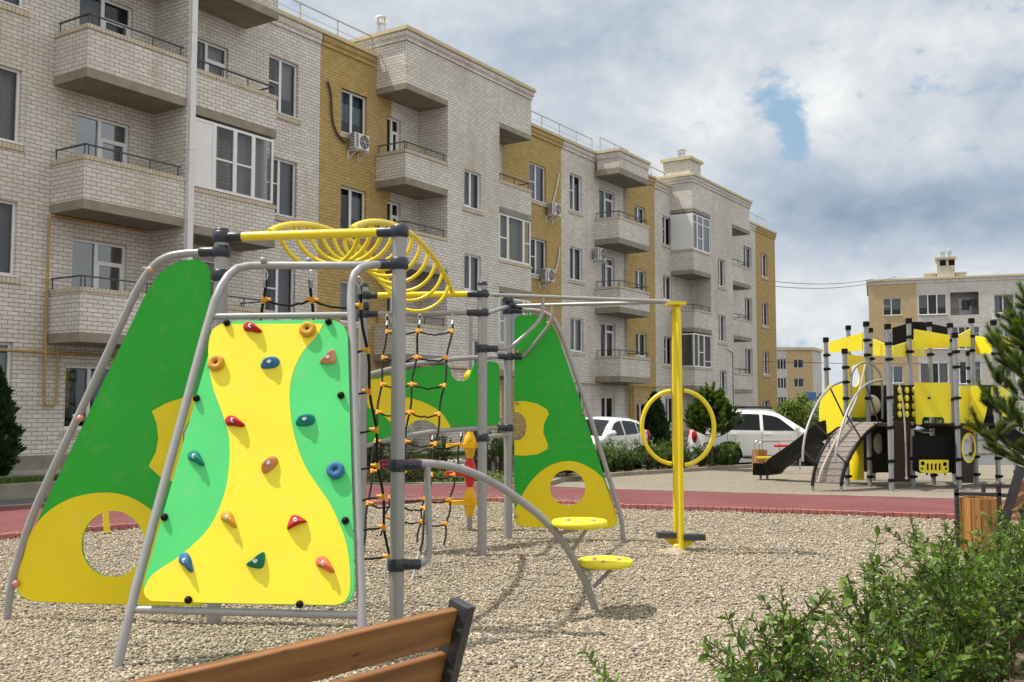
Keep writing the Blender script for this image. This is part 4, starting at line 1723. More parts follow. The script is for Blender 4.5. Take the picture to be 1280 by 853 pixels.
# side frames and panels ------------------------------------------------------
mb = MB()
fl = bend([L(262, 315), L(192, 318), L(50, 620), L(12, 735), L(8, 790)], .55, 10)
fl = spline([L(258, 316), L(232, 317), L(208, 322), L(190, 335), L(172, 362), L(150, 408), L(110, 495), L(62, 596), L(38, 652), L(22, 702), L(12, 745), L(8, 792)], 5)
mb.tube(fl, .031, 12)
part(mb, 'side_frame', M['grey'])


def circ(c, r, e1, e2, n=40):
    return [c + e1 * r * math.cos(2 * math.pi * k / n) + e2 * r * math.sin(2 * math.pi * k / n) for k in range(n)]


def side_panel(Lf, outline, zones, holes, nrm, green='gpanel', yel='ypanel2'):
    mb = MB()
    th = -nrm * .018
    mb.prism([outline] + holes, th, 0, 2)
    for z, hs in zones:
        mb.prism([[p + nrm * .0015 for p in z]] + [[p + nrm * .0015 for p in h] for h in hs], V((0, 0, 0)), 1)
        mb.prism([[p + th - nrm * .0015 for p in z]] + [[p + th - nrm * .0015 for p in h] for h in hs], V((0, 0, 0)), 1)
    return part(mb, 'side_panel', [M[green], M[yel], M[green]])


ez = V((0, 0, 1))
ol = [L(x, y) for x, y in ((249, 324), (258, 331), (263, 343), (263, 560), (263, 745), (258, 755), (246, 758), (160, 756.5), (80, 754), (40, 752), (25, 746), (20, 733), (22, 715), (34, 682), (50, 644), (90, 560), (140, 455), (180, 372), (196, 346), (210, 333), (226, 326))]
hc = L(141, 680)
hr = 40.5 / FPX * hc.y * 1.0
hole = circ(hc, hr, dl, ez)
hm = L(263, 548)
mid = [L(263, 492), L(250, 492.5), L(230, 497), L(208, 504), L(190, 514), L(196, 530), L(198, 548), L(195, 565), L(186, 583), L(200, 596), L(225, 606), L(250, 610), L(263, 610)] + \
    [L(263, 586), L(250, 582), L(237, 572), L(229, 556), L(229, 541), L(237, 525), L(250, 515), L(263, 511)]
low = spline([L(30, 694), L(38, 667), L(58, 641.5), L(89, 623), L(127, 616), L(160, 620.5), L(190, 638), (L(216, 660)), L(240, 695), L(263, 735)], 5) + \
    [L(262.5, 745), L(257, 754.5), L(246, 757.5), L(160, 756), L(80, 753.5), L(40, 751.5), L(25.5, 745), L(20.8, 733), L(22.5, 715)]
# cut the bite out of the panel's inner edge
ol2 = ol[:3] + [L(263, 511), L(250, 515), L(237, 525), L(229, 541), L(229, 556), L(237, 572), L(250, 582), L(263, 586)] + ol[4:]
side_panel(L, ol2, [(mid, []), (low, [hole])], [hole], nl)


def knob(p, nrm, r=.028, mat='pink'):
    mb = MB()
    mb.lathe(p + nrm * .0, [(.014, -.02), (.014, .02)], 10, nrm)
    mb.lathe(p + nrm * .012, [(r, 0), (r, .012), (r * .8, .025), (r * .4, .032), (0, .034)], 14, nrm)
    return part(mb, 'bolt_cap', M[mat])


for x, y in ((189, 338), (102, 523), (22, 729)):
    p = L(x, y)
    knob(p, nl)
    tube('panel_bracket', [p, p - dl * -.07 + ez * .02], .011, 'grey', 8)

# right big panel
RF = V((1.39, 13.05, 0))
dr = V((RF.x - P4.x, RF.y - P4.y, 0)).normalized()
nr = V((dr.y, -dr.x, 0))
if nr.y > 0:
    nr = -nr


def Rr(px, py, off=0.0):
    return onplane(px, py, P4 + nr * off, nr)


fr_pts = spline([Rr(640, 388.5), Rr(655, 388.5), Rr(668, 388.5), Rr(682, 392), Rr(692, 400), Rr(701, 416), Rr(712, 446), Rr(728, 492), Rr(745, 545), Rr(759, 590), Rr(770, 625), Rr(777, 652), Rr(780, 686)], 5)
mb = MB()
mb.tube(fr_pts, .03, 12)
part(mb, 'side_frame', M['grey'])
hc = Rr(709.5, 610)
hr = 21.8 / FPX * hc.y
hole = circ(hc, hr, dr, ez)
bite = [Rr(643, 515), Rr(650, 516.5), Rr(656, 523), Rr(658.5, 533), Rr(656, 544), Rr(650, 550), Rr(643, 551)]
olr = [Rr(643, 402), Rr(646, 396), Rr(652, 394), Rr(668, 394), Rr(680, 396), Rr(688, 403), Rr(697, 420), Rr(710, 456), Rr(726, 505), Rr(742, 555), Rr(756, 598), Rr(770, 641), Rr(772, 652), Rr(768, 659), Rr(760, 661), Rr(700, 660), Rr(655, 659), Rr(646, 656), Rr(643, 648)] + bite[::-1]
midr = [Rr(643, 502), Rr(656, 501.5), Rr(672, 505), Rr(684, 512), Rr(686, 518), Rr(680, 530), Rr(679, 541), Rr(685, 556), Rr(684, 562), Rr(672, 568), Rr(656, 570), Rr(643, 569)] + bite[::-1]
lowr = spline([Rr(643.3, 638), Rr(651, 622), Rr(663, 603), Rr(678, 588), Rr(694, 579.5), Rr(710, 576.5), Rr(725, 579), Rr(741, 587), Rr(754, 598)], 5) + [Rr(769.5, 641), Rr(771.5, 652), Rr(767.5, 658.5), Rr(760, 660.5), Rr(700, 659.5), Rr(655, 658.5), Rr(646.5, 655.5), Rr(643.4, 648)]
side_panel(Rr, olr, [(midr, []), (lowr, [hole])], [hole], nr)
for x, y in ((685, 404), (730, 517), (771, 640), (647, 440), (647, 504), (646, 645)):
    knob(Rr(x, y), nr, .022)
zR = Rr(645, 388.5).z
collar(P4, zR, dr)
collar(P4, zR + .13, (P3 - P4))
# slanted bridge panel between P5 and P4
d54 = V((P4.x - P5.x, P4.y - P5.y, 0)).normalized()
n5 = V((d54.y, -d54.x, 0))
if n5.y > 0:
    n5 = -n5


def Bp(px, py, off=0.0):
    return onplane(px, py, P5 + n5 * off, n5)


up = spline([Bp(449, 472), Bp(480, 463.5), Bp(515, 456), Bp(550, 451), Bp(590, 447.5), Bp(634, 446)], 6)
lo = spline([Bp(449, 560), Bp(480, 551), Bp(515, 544), Bp(550, 539), Bp(590, 536), Bp(634, 535)], 6)
tube('bridge_rail', up, .03, 'grey')
tube('bridge_rail', lo, .03, 'grey')
olb = spline([Bp(460, 476), Bp(485, 468), Bp(512, 461.5), Bp(548, 457)], 4) + spline([Bp(560, 456.5), Bp(563, 462), Bp(565, 470), Bp(571, 475.5), Bp(579, 476.5), Bp(586, 472), Bp(590, 463), Bp(593, 455)], 4) + \
    spline([Bp(600, 452), Bp(615, 452), Bp(622, 455), Bp(624.5, 462), Bp(624.5, 500), Bp(624.5, 524), Bp(621, 531), Bp(612, 533)], 4) + spline([Bp(590, 534), Bp(560, 536.5), Bp(510, 543), Bp(485, 549), Bp(464, 555), Bp(459, 552)], 4)
archb = [Bp(507, 543.5), Bp(509, 535), Bp(514, 529), Bp(522, 525.5), Bp(532, 525.5), Bp(541, 529), Bp(546, 534), Bp(548, 538)]
i0 = min(range(len(olb)), key=lambda i: (olb[i] - Bp(548, 538)).length)
i1 = min(range(len(olb)), key=lambda i: (olb[i] - Bp(507, 543.5)).length)
olb = olb[:i0] + archb[::-1] + olb[i1 + 1:]
zy1 = spline([Bp(460, 478), Bp(472, 474), Bp(491, 470), Bp(491.5, 500), Bp(491.5, 529), Bp(480, 520), Bp(468, 512), Bp(459.5, 508)], 2, True)
zy2 = spline([Bp(506, 546 - 2.7), Bp(505, 525), Bp(505, 498.5), Bp(520, 500), Bp(538, 507), Bp(554, 519), Bp(564, 535.5)], 4) + [Bp(549, 537.8)] + archb[::-1]
mb = MB()
mb.prism([olb], -n5 * .018, 0)
for z in (zy1, zy2):
    mb.prism([[p + n5 * .0015 for p in z]], V((0, 0, 0)), 1)
part(mb, 'bridge_panel', [M['gpanel'], M['ypanel2']])
collar(P4, Bp(634, 446).z, -d54, dr)
collar(P4, Bp(634, 535).z, -d54)
collar(P3, zat(603, 547, P3), (P4 - P3))
z = zat(603, 547, P3)
tube('link_bar', [z3(P3, z) + (P4 - P3).normalized() * .15, z3(P4, z) - (P4 - P3).normalized() * .05], .026, 'grey')
for zz in (zn,):
    tube('link_bar', [z3(P3, zz) + (P4 - P3).normalized() * .15, z3(P4, zat(635, 383, P4))], .026, 'grey')

# loop ladder: two arched rails with U-shaped rungs between them
fw_ = (P3 - P2) / 1.0
Ra, Rb = z3(P5, ztop5) + u53 * .36, z3(P3, ztop5) - u53 * .36
Na, Nb = z3(P1, zb) + ux * .40, z3(P2, zb) - ux * .38


def arch(a, b, t):
    p = a.lerp(b, t)
    return p + V((0, 0, .34 * math.sin(math.pi * min(1, t * .98 + .01)) ** .7))


mb = MB()
for a, b in ((Na, Ra), (Nb, Rb)):
    mb.tube([arch(a, b, i / 36) for i in range(37)], .027, 12)
lad = part(mb, 'ladder_rail', M['yellow'])
for k in range(11):
    t = .05 + .9 * k / 10
    a, b = arch(Na, Ra, t), arch(Nb, Rb, t)
    c = (a + b) / 2
    e = (a - b) / 2
    mb = MB()
    tilt = ((arch(Na, Ra, min(1, t + .02)) - arch(Na, Ra, t - .02)).normalized())
    dn = V((0, 0, -1)) - tilt * V((0, 0, -1)).dot(tilt)
    dn.normalize()
    mb.tube([c + e * math.cos(f) + dn * (.34 * math.sin(f)) for f in [math.pi * i / 18 for i in range(19)]], .019, 9)
    part(mb, 'ladder_rung', M['yellow'])

# climbing wall in front ------------------------------------------------------
A0, A1 = V((-2.53, 6.68, 0)), gr(455, 842)
T0 = at(278, 358, 7.62)
nw = (A1 - A0).cross(T0 - A0).normalized()
if nw.y > 0:
    nw = -nw


def Wp(px, py, off=0.0):
    return onplane(px, py, A0 + nw * off, nw)


zt = za
lt = [A0 - V((0.0, 0, .05)), A0, Wp(170, 735), Wp(214, 572), Wp(256, 418), Wp(268, 377)] + [Wp(276, 359), at(285, 345, 7.72), at(296, 335.5, 7.80), at(312, 332.3, 7.84), at(330, 332, 7.85), at(400, 332, 7.8), at(445, 332, 7.77), z3(P2, za) - ux * .16]
tube('wall_leg', lt, .031, 'grey')
rt = [A1 - V((0, 0, .05)), A1, Wp(452, 760), Wp(446, 600), Wp(440.5, 430), Wp(438.5, 375), Wp(439.5, 356), at(443, 343, 7.6), at(451, 335, 7.66), at(462, 332, 7.70), z3(P2, za) - ux * .14]
tube('wall_leg', rt, .031, 'grey')
tube('wall_bar', [Wp(168, 762, -.01), Wp(452, 769.5, -.01)], .026, 'grey')
tube('wall_bar', [Wp(264, 396, -.01), Wp(441, 394, -.01)], .024, 'grey')
for x in (329, 386):
    mb = MB()
    mb.ball(at(x, 325.5, 7.82), .026, 12, 8)
    part(mb, 'bolt_cap', M['grey'])

e1 = (A1 - A0).normalized()
e2 = nw.cross(e1).normalized()
if e2.z < 0:
    e2 = -e2
OFF = .045
olw = rounded([Wp(x, y, OFF) for x, y in ((272, 401.5), (434, 399.5), (444, 757.5), (173, 752))], [.16, .16, .15, .16], 8)
yel = spline([Wp(x, y, OFF + .0015) for x, y in ((404, 405), (396, 420), (378, 441), (366, 467), (362, 496), (366, 536), (379, 578), (397, 607), (412, 629), (424, 654), (433, 680), (437.5, 712), (437, 740), (430, 753))], 4) + \
    spline([Wp(x, y, OFF + .0015) for x, y in ((420, 756.5), (300, 754.5), (200, 752), (186, 749), (180, 742), (181, 734), (192, 717), (226, 694), (261, 660), (280, 619), (286.5, 580), (286, 545), (278, 517), (265, 480), (260.5, 445), (261.5, 425), (266, 412), (276, 405))], 4)
mb = MB()
mb.prism([olw], -nw * .018, 0)
mb.prism([yel], V((0, 0, 0)), 1)
wall = part(mb, 'climbing_wall', [M['gpanel_light'], M['ypanel']])


def hold(px, py, kind, mat, ang, s=1.0):
    """moulded climbing hold, off the panel along its normal"""
    p = Wp(px, py, OFF + .002)
    mb = MB()
    a = rad(ang)
    f1 = e1 * math.cos(a) + e2 * math.sin(a)
    f2 = -e1 * math.sin(a) + e2 * math.cos(a)
    if kind == 'ring':
        n, q = 20, 10
        vs, fs = [], []
        for i in range(n):
            t = 2 * math.pi * i / n
            for j in range(q):
                g = 2 * math.pi * j / q
                rr = (.036 + .024 * math.cos(g)) * s
                vs.append(p + (f1 * math.cos(t) * 1.05 + f2 * math.sin(t)) * rr + nw * (.020 + .022 * math.sin(g)) * s)
        for i in range(n):
            for j in range(q):
                fs.append((i * q + j, ((i + 1) % n) * q + j, ((i + 1) % n) * q + (j + 1) % q, i * q + (j + 1) % q))
        mb.add(vs, fs, 0, True)
        mb.lathe(p + nw * .004, [(.02 * s, 0), (.014 * s, .008), (0, .01)], 10, nw, 1)
    else:
        shape = {'blob': [(-.07, -.015), (-.05, .03), (0, .045), (.05, .038), (.068, .0), (.045, -.035), (-.01, -.04), (-.05, -.035)],
                 'tri': [(-.07, .0), (-.03, .012), (.02, .035), (.055, .055), (.06, .03), (.045, -.03), (.02, -.048), (-.03, -.03)],
                 'horn': [(-.07, .012), (-.045, .045), (.0, .04), (.04, .015), (.082, -.015), (.06, -.032), (.01, -.028), (-.045, -.028)]}[kind]
        lay = [(1.0, 0), (.97, .010), (.82, .026), (.55, .038), (.25, .043)]
        pts = spline([V((x, y, 0)) for x, y in shape], 3, True)
        k = len(pts)
        vs, fs = [], []
        for li, (f, h) in enumerate(lay):
            for q in pts:
                sh = V((-.012, .008, 0)) * (1 - f)
                hh = h * (1 + (.35 * q.x / .07 if kind == 'horn' else .25 * q.y / .05))
                x, y = q.x * f + sh.x, q.y * f + sh.y
                vs.append(p + (f1 * x + f2 * y) * s + nw * hh * s)
        for li in range(len(lay) - 1):
            for i in range(k):
                j = (i + 1) % k
                fs.append((li * k + i, li * k + j, (li + 1) * k + j, (li + 1) * k + i))
        fs.append(tuple(range((len(lay) - 1) * k, len(lay) * k)))
        mb.add(vs, fs, 0, True)
        mb.lathe(p + nw * .040 * s, [(.017 * s, 0), (.017 * s, .006), (.008 * s, .007), (0, .003)], 12, nw, 1)
    o = mb.build('climbing_hold', [M[mat], M['galv']], wall)
    o['label'] = mat.split('_')[1] + ' climbing hold'


for a in ((315, 410.5, 'horn', 'hold_red', -8), (385, 413, 'ring', 'hold_ochre', 0), (271, 455, 'ring', 'hold_ochre', 20), (338, 454.5, 'blob', 'hold_blue', 8),
          (411, 449, 'tri', 'hold_salmon', 25), (293, 528, 'horn', 'hold_red', -5), (382, 526, 'blob', 'hold_teal', 5), (245, 573, 'horn', 'hold_teal', -25),
          (337, 581, 'blob', 'hold_tan', 45), (420, 589, 'ring', 'hold_blue', 0), (286, 649, 'horn', 'hold_ochre', -30), (371, 652.5, 'tri', 'hold_red', 180),
          (233, 703, 'horn', 'hold_blue', -38), (321, 703, 'tri', 'hold_green', 15), (406, 706, 'horn', 'hold_orange', -22)):
    hold(*a)
for x, y in ((284, 404.5), (411, 403), (206, 647), (246, 498.5), (236, 750.5), (375, 756), (432, 651.5), (426.5, 495)):
    p = Wp(x, y, OFF)
    mb = MB()
    mb.lathe(p, [(.024, 0), (.026, .014), (.02, .028), (.009, .036), (0, .038)], 14, nw)
    o = mb.build('bolt_cap', M['black'], wall)

# stepping arch with two discs ------------------------------------------------
AF = V((.69, 8.6, 0))


def arc(px, py):
    t = (px - 515) / (745 - 515)
    return at(px, py, P2.y + (AF.y - P2.y) * t)


zarch = zat(498, 582, P2)
ap = [z3(P2, zarch) + V((.10, 0, 0))] + [arc(x, y) for x, y in ((530, 579.5), (560, 582.5), (590, 591), (620, 605.5), (650, 625.5), (680, 650), (703, 677), (722, 708), (736, 738))] + [V((.69, 8.6, 0)), V((.70, 8.61, -.1))]
tube('step_arch', spline(ap, 5), .031, 'grey', 14)
collar(P2, zarch, V((1, .1, 0)))
zlow = zat(498, 706, P2)
collar(P2, zlow, V((1, .1, 0)))
pA, pB = arc(534, 580), at(537, 690, 7.82)
tube('step_strut', bend([pA, at(537, 700, 7.82), z3(P2, zlow) + V((.14, .01, 0))], .13, 8), .026, 'grey', 12)
for (cx, cy, Y, jx, jy) in ((724.5, 654.5, 8.42, 699, 667), (757, 703.5, 8.58, 726, 712)):
    c = at(cx, cy, Y)
    mb = MB()
    r = .225
    mb.lathe(c, [(0, -.035), (r * .8, -.034), (r, -.02), (r + .006, .0), (r, .022), (r - .012, .03), (r - .03, .026), (r - .045, .014), (0, .012)], 40)
    for k in range(3):
        a = k * 2.1 + 2.4
        mb.lathe(c + V((.12 * math.cos(a), .12 * math.sin(a), .012)), [(.022, 0), (.022, .014), (.012, .022), (0, .023)], 12, mat=1)
    o = part(mb, 'step_disc', [M['ypanel'], M['pink']])
    mb = MB()
    j = arc(jx, jy)
    mb.bar(j, c - V((0, 0, .035)), .05, .03)
    j2 = arc(jx + 16, jy + 22)
    mb.tube([j2, c + V((.07, 0, -.03))], .017, 8)
    mb.build('disc_bracket', M['grey'], o)

# hanging nets ------------------------------------------------------------------


def net(tops, bots, rows, name='rope_net', sag=.03, sides=True, tail=.25):
    """tops/bots: 3-D ends of the vertical ropes; rows: list of fractions with a horizontal rope"""
    mb = MB()
    con = []
    cols_ = []
    for a, b in zip(tops, bots):
        d = (b - a)
        pts = [a + d * (i / 24) + V((.012 * math.sin(i * 1.1 + a.x * 9), .03 * math.sin(i / 24 * math.pi), 0)) for i in range(25)]
        pts.append(b + d.normalized() * tail)
        mb.tube(pts, .012, 7)
        cols_.append(pts)

    def on(k, f):
        x = f * 24
        i = min(23, int(x))
        return cols_[k][i].lerp(cols_[k][i + 1], x - i)
    for f in rows:
        for k in range(len(tops) - 1):
            a, b = on(k, f), on(k + 1, f)
            mb.tube([a.lerp(b, i / 10) - V((0, 0, (sag + R.uniform(0, .02)) * 4 * (i / 10) * (1 - i / 10))) for i in range(11)], .0105, 6)
        for k in range(len(tops)):
            con.append((on(k, f), (on(min(k + 1, len(tops) - 1), f) - on(max(0, k - 1), f)).normalized(), k, (on(k, min(1, f + .02)) - on(k, f - .02)).normalized()))
    o = part(mb, name, M['rope'])
    for p, d, k, v in con:
        c = MB()
        s = 1 if k < len(tops) - 1 else -1
        c.tube([p - v * .027, p + v * .027], .0175, 10)
        c.tube([p - d * s * .01, p + d * s * .058], [.020, .0145], 10)
        if k not in (0, len(tops) - 1):
            c.tube([p, p - d * .045], .016, 10)
        c.build('rope_connector', M['orange'], o)
    for a, b in zip(tops, bots):
        c = MB()
        v = (a - b).normalized()
        q = a + V((0, 0, .0))
        ring = [q + V((.022 * math.cos(t), 0, .035 + .038 * math.sin(t))) for t in [2 * math.pi * i / 14 for i in range(14)]]
        c.tube(ring, .006, 6, True)
        c.tube([q, q - v * .06], .016, 8)
        c.build('carabiner', M['galv'], o)
    return o


# net behind the climbing wall
tA = [at(331, 350, 7.95), at(389, 350, 7.93), at(449, 358, 7.88)]
bR = at(488, 722, 9.0)
bA = [bR + V((-1.30, .1, 0)), bR + V((-.66, .05, 0)), bR]
net(tA, bA, [.06, .20, .335, .465, .59, .70, .81, .92], tail=.06)
# net hung from the far crossbar
tB = [at(484, 402, 11.83), at(525, 401, 11.8), at(566, 401, 11.78)]
bB = [at(456, 668, 10.5), at(492, 670, 10.45), at(527, 676, 10.4)]
net(tB, bB, [.055, .19, .325, .46, .595, .73, .87], tail=.12)
# small net on the bridge
tC = [at(505, 552, 12.6), at(541, 545, 12.9), at(577, 541, 13.1)]
bC = [at(478, 660, 12.0), at(523, 668, 12.2), at(556, 672, 12.4)]
net(tC, bC, [.12, .42, .66, .88], tail=.1)
mb = MB()
for a, b in ((at(485, 690, 10.3), gr(479, 727)), (at(524, 690, 10.25), gr(512, 730))):
    mb.tube([a, b - V((0, 0, .06))], .014, 8)
part(mb, 'net_anchor', M['grey'])

# monkey bars to the yellow standing pole --------------------------------------
YP = V((1.95, 12.1, 0))
ztp = at(848, 379, YP.y).z
b1a, b1b = z3(P3, ztop5) + V((.1, .1, 0)), V((YP.x - .08, YP.y - .06, ztp + .01))
z4 = zat(640, 382.5, P4)
b2a, b2b = z3(P4, z4) + V((.06, 0, 0)), V((YP.x - .10, YP.y + .08, ztp + .02))
tube('monkey_bar', [b1a, b1b], .023, 'grey')
tube('monkey_bar', [b2a, b2b], .023, 'grey')
collar(P4, z4, V((1, -.1, 0)))
zc3 = zat(603, 436, P3)
collar(P3, zc3, V((1, .1, 0)))


def onseg(a, b, px):            # point of a bar on the sight column px
    lo, hi = 0., 1.
    f = lambda t: (a.lerp(b, t).x / a.lerp(b, t).y) * FPX + 640
    for _ in range(40):
        m_ = (lo + hi) / 2
        if f(m_) < px:
            lo = m_
        else:
            hi = m_
    return a.lerp(b, lo)


j = onseg(b1a, b1b, 679)
tube('bar_brace', bend([z3(P3, zc3) + V((.15, .02, 0)), at(636, 437, 11.78), at(678, 399, j.y - .01), j], .16, 7), .021, 'grey')
j = onseg(b2a, b2b, 691)
zc4 = Bp(634, 446).z
tube('bar_brace', bend([z3(P4, zc4) + V((.15, 0, 0)), at(656, 445, 13.18), at(691, 401, j.y - .01), j], .18, 7), .021, 'grey')
mb = MB()
dy = .125
mb.tube(bend([YP + V((.012, -dy, .05)), YP + V((.012, -dy, 1.5)), YP + V((.008, -dy * .9, ztp - .1)), YP + V((0, 0, ztp - .02))], .22, 8), .031, 14)
mb.tube(bend([YP + V((-.012, dy, .05)), YP + V((-.012, dy, 1.5)), YP + V((-.008, dy * .9, ztp - .1)), YP + V((0, 0, ztp - .02))], .22, 8), .031, 14)
mb.box(YP.x - .12, YP.x + .10, YP.y - .13, YP.y + .13, ztp - .03, ztp + .005)
mb.lathe(YP, [(.065, 0), (.065, .10), (.055, .11)], 16)
pole = part(mb, 'standing_pole', M['yellow'])
rc = at(848.5, 534.5, YP.y)
mb = MB()
rr, rz = .385, .435
mb.tube([V((YP.x + .02 + rr * math.sin(t), YP.y - dy, rc.z + rz * math.cos(t))) for t in [.10 + (math.pi - .2) * i / 24 for i in range(25)]], .026, 10)
mb.tube([V((YP.x - .02 - rr * math.sin(t), YP.y + dy, rc.z + rz * math.cos(t))) for t in [.10 + (math.pi - .2) * i / 24 for i in range(25)]], .026, 10)
mb.build('hand_ring', M['yellow'], pole)
for sx_, y in ((1, -dy + .02), (-1, dy - .02)):
    mb = MB()
    x0, x1 = (YP.x + .04, YP.x + .28) if sx_ > 0 else (YP.x - .24, YP.x - .02)
    for k in range(5):
        yy = YP.y + y - .07 + k * .035
        mb.box(x0, x1, yy - .014, yy + .014, .195, .235, 0)
    mb.box(x0, x1, YP.y + y - .09, YP.y + y + .09, .172, .194, 0)
    xm = YP.x + .02 * sx_
    xo = x1 if sx_ > 0 else x0
    xi = x0 if sx_ > 0 else x1
    mb.prism([[V((xm, YP.y + y, .05)), V((xo * .7 + xi * .3, YP.y + y, .17)), V((xm, YP.y + y, .17))]], V((0, .02, 0)), 1)
    mb.build('foot_rest', [M['darkrail'], M['yellow']], pole)
# sand mound at the pole
md = MB()
vs, fs = [], []
n, q = 30, 8
for i in range(q + 1):
    for k in range(n):
        a = 2 * math.pi * k / n
        r = .40 * i / q * (1 + .22 * math.sin(3 * a + 1) + .1 * math.sin(7 * a))
        h = .10 * (1 - (i / q)) ** 1.3 - .004 + R.uniform(-.006, .006) * (i < q)
        vs.append((YP.x + r * math.cos(a) * 1.2 - .02, YP.y + r * math.sin(a) - .08, h))
for i in range(q):
    for k in range(n):
        l = (k + 1) % n
        fs.append((i * n + k, i * n + l, (i + 1) * n + l, (i + 1) * n + k))
md.add(vs, fs, 0, True)
M['sand'] = m_paint('sand', (.37, .31, .225), .95, .35, 14, .1, 0, .5)
tag(md.build('sand', M['sand']), 'low mound of bare sand round the foot of the yellow pole', 'sand', kind='stuff')

# ------------------------------------------------------------------ spinner pole
sp = gr(587, 666)
spt = thing('spinner_pole', sp, 'grey pole carrying a stack of yellow and red spinning bodies behind the nets', 'spinner')
mb = MB()
k = sp.y / FPX


def zs(py):
    return at(583, py, sp.y).z


mb.tube([(0, 0, -.1), (0, 0, zs(396))], .036, 14)
mb.build('pole', M['grey'], spt)
for i, (yt, yb, m) in enumerate(((463, 483, 'yplastic'), (540, 573, 'yplastic'), (573, 609, 'red'), (609, 646, 'yplastic'))):
    z0, z1 = zs(yb), zs(yt)
    h = z1 - z0
    mb = MB()
    prof = [(.04, 0), (.052, h * .08), (.080, h * .36), (.088, h * .42)]
    mb.lathe((0, 0, z0), prof + [(.088, h * .56), (.092, h * .60), (.072, h * .80), (.044, h * .96), (.04, h)], 18)
    if i:
        ang = (2.9, 3.3, 3.0)[i - 1]
        d = V((math.cos(ang), math.sin(ang), 0))
        loop = rounded([d * -.16 + V((-d.y, d.x, 0)) * .11, d * .34 + V((-d.y, d.x, 0)) * .07, d * .34 - V((-d.y, d.x, 0)) * .07, d * -.16 - V((-d.y, d.x, 0)) * .11], .07, 5)
        mb.prism([[V((p.x, p.y, z0 + h * .40)) for p in loop]], V((0, 0, .055)), 0)
    mb.build('spinning_body', M[m], spt)['label'] = 'red spinning body' if m == 'red' else 'yellow spinning body'

# yellow bent pole seen through the round hole of the left panel
yp = gr(132, 671)
t = thing('exercise_pole', yp, 'short bent yellow pole with a black tip seen through the left round hole', 'pole')
mb = MB()
mb.tube([(.02, 0, .0), (.02, 0, .05)], .043, 12, mat=1)
mb.tube(bend([(.02, 0, .05), (-.02, 0, .42), (-.02, .0, .95), (.35, .1, 1.15)], .25, 8), .04, 12)
mb.build('tube', [M['yellow'], M['black']], t)
# ------------------------------------------------------------------ yellow and black play tower
pt = thing('play_tower', (9.2, 23.2, 0), 'yellow and black play tower with slides, arched plank ramp and tall grey posts', 'play tower')
TP = {'a': (1112, 1110, 405, 21.6), 'b': (1196.5, 1193.5, 416, 22.3), 'c': (1085.5, 1083, 402, 22.8), 'd': (1138.5, 1137, 398, 22.8), 'e': (1057.5, 1055.5, 436, 22.9),
      'f': (1034, 1032.5, 422, 24.2), 'g': (1062, 1061.3, 407, 25.2), 'h': (1089.5, 1088.6, 410, 24.7), 'i': (1164.5, 1162, 402.5, 23.4), 'j': (1190, 1188.5, 404, 24.6),
      'k': (1217, 1215.8, 398, 23.6), 'l': (1212, 1211.4, 439, 25.4), 'm': (1244.5, 1243.3, 400.5, 22.9), 'n': (1267, 1266, 423, 24.6)}
tp = {}


def tpart(mb, name, mats, parent=None, label=None, bevel=0):
    o = mb.build(name, mats, pt if parent is None else parent, bevel, world=parent is None)
    if label:
        o['label'] = label
    return o


def x_at(px, Y):
    return (px - 640) / FPX * Y


for k, (xb, xt, yt, Y) in TP.items():
    p = V((x_at((xb + xt) / 2, Y), Y, 0))
    zt = at(xt, yt, Y).z
    tp[k] = (p, zt)
    mb = MB()
    mb.tube([p - V((0, 0, .1)), p + V((0, 0, zt - .1))], .052, 16)
    o = tpart(mb, 'post', M['greyblue'])
    mb = MB()
    mb.box(p.x - .058, p.x + .058, p.y - .058, p.y + .058, zt - .12, zt)
    mb.build('post_cap', M['black'], o, bevel=.012)
    for z in (.22, .62, 1.32, 1.95, zt - .42, zt - .75):
        mb = MB()
        mb.lathe((p.x, p.y, z), [(.056, -.035), (.068, -.03), (.068, .03), (.056, .035)], 16)
        mb.box(p.x - .02, p.x + .02, p.y - .1, p.y - .05, z - .03, z + .03)
        mb.box(p.x + .05, p.x + .1, p.y - .02, p.y + .02, z - .025, z + .025)
        mb.build('clamp', M['black'], o)


def plate(pts, Y, mat, th=.022, holes=(), Y2=None, name='panel', label=None, round_=0):
    """flat panel: pixel outline on the plane from depth Y (left) to Y2 (right)"""
    Y2 = Y if Y2 is None else Y2
    xs = [p[0] for p in pts]
    xa, xb = min(xs), max(xs)
    A, Bq = V((x_at(xa, Y), Y, 0)), V((x_at(xb, Y2), Y2, 0))
    d = (Bq - A).normalized()
    nn = V((d.y, -d.x, 0))
    f = lambda q: onplane(q[0], q[1], A, nn)
    lp = [f(q) for q in pts]
    if round_:
        lp = rounded(lp, round_, 5)
    hs = [[f(q) for q in h] for h in holes]
    mb = MB()
    mb.prism([lp] + hs, -nn * th if nn.y > 0 else nn * -th, 0)
    return tpart(mb, name, M[mat], label=label), f, nn if nn.y < 0 else -nn


def oval(cx, cy, rx, ry, n=24):
    return [(cx + rx * math.cos(2 * math.pi * k / n), cy + ry * math.sin(2 * math.pi * k / n)) for k in range(n)]


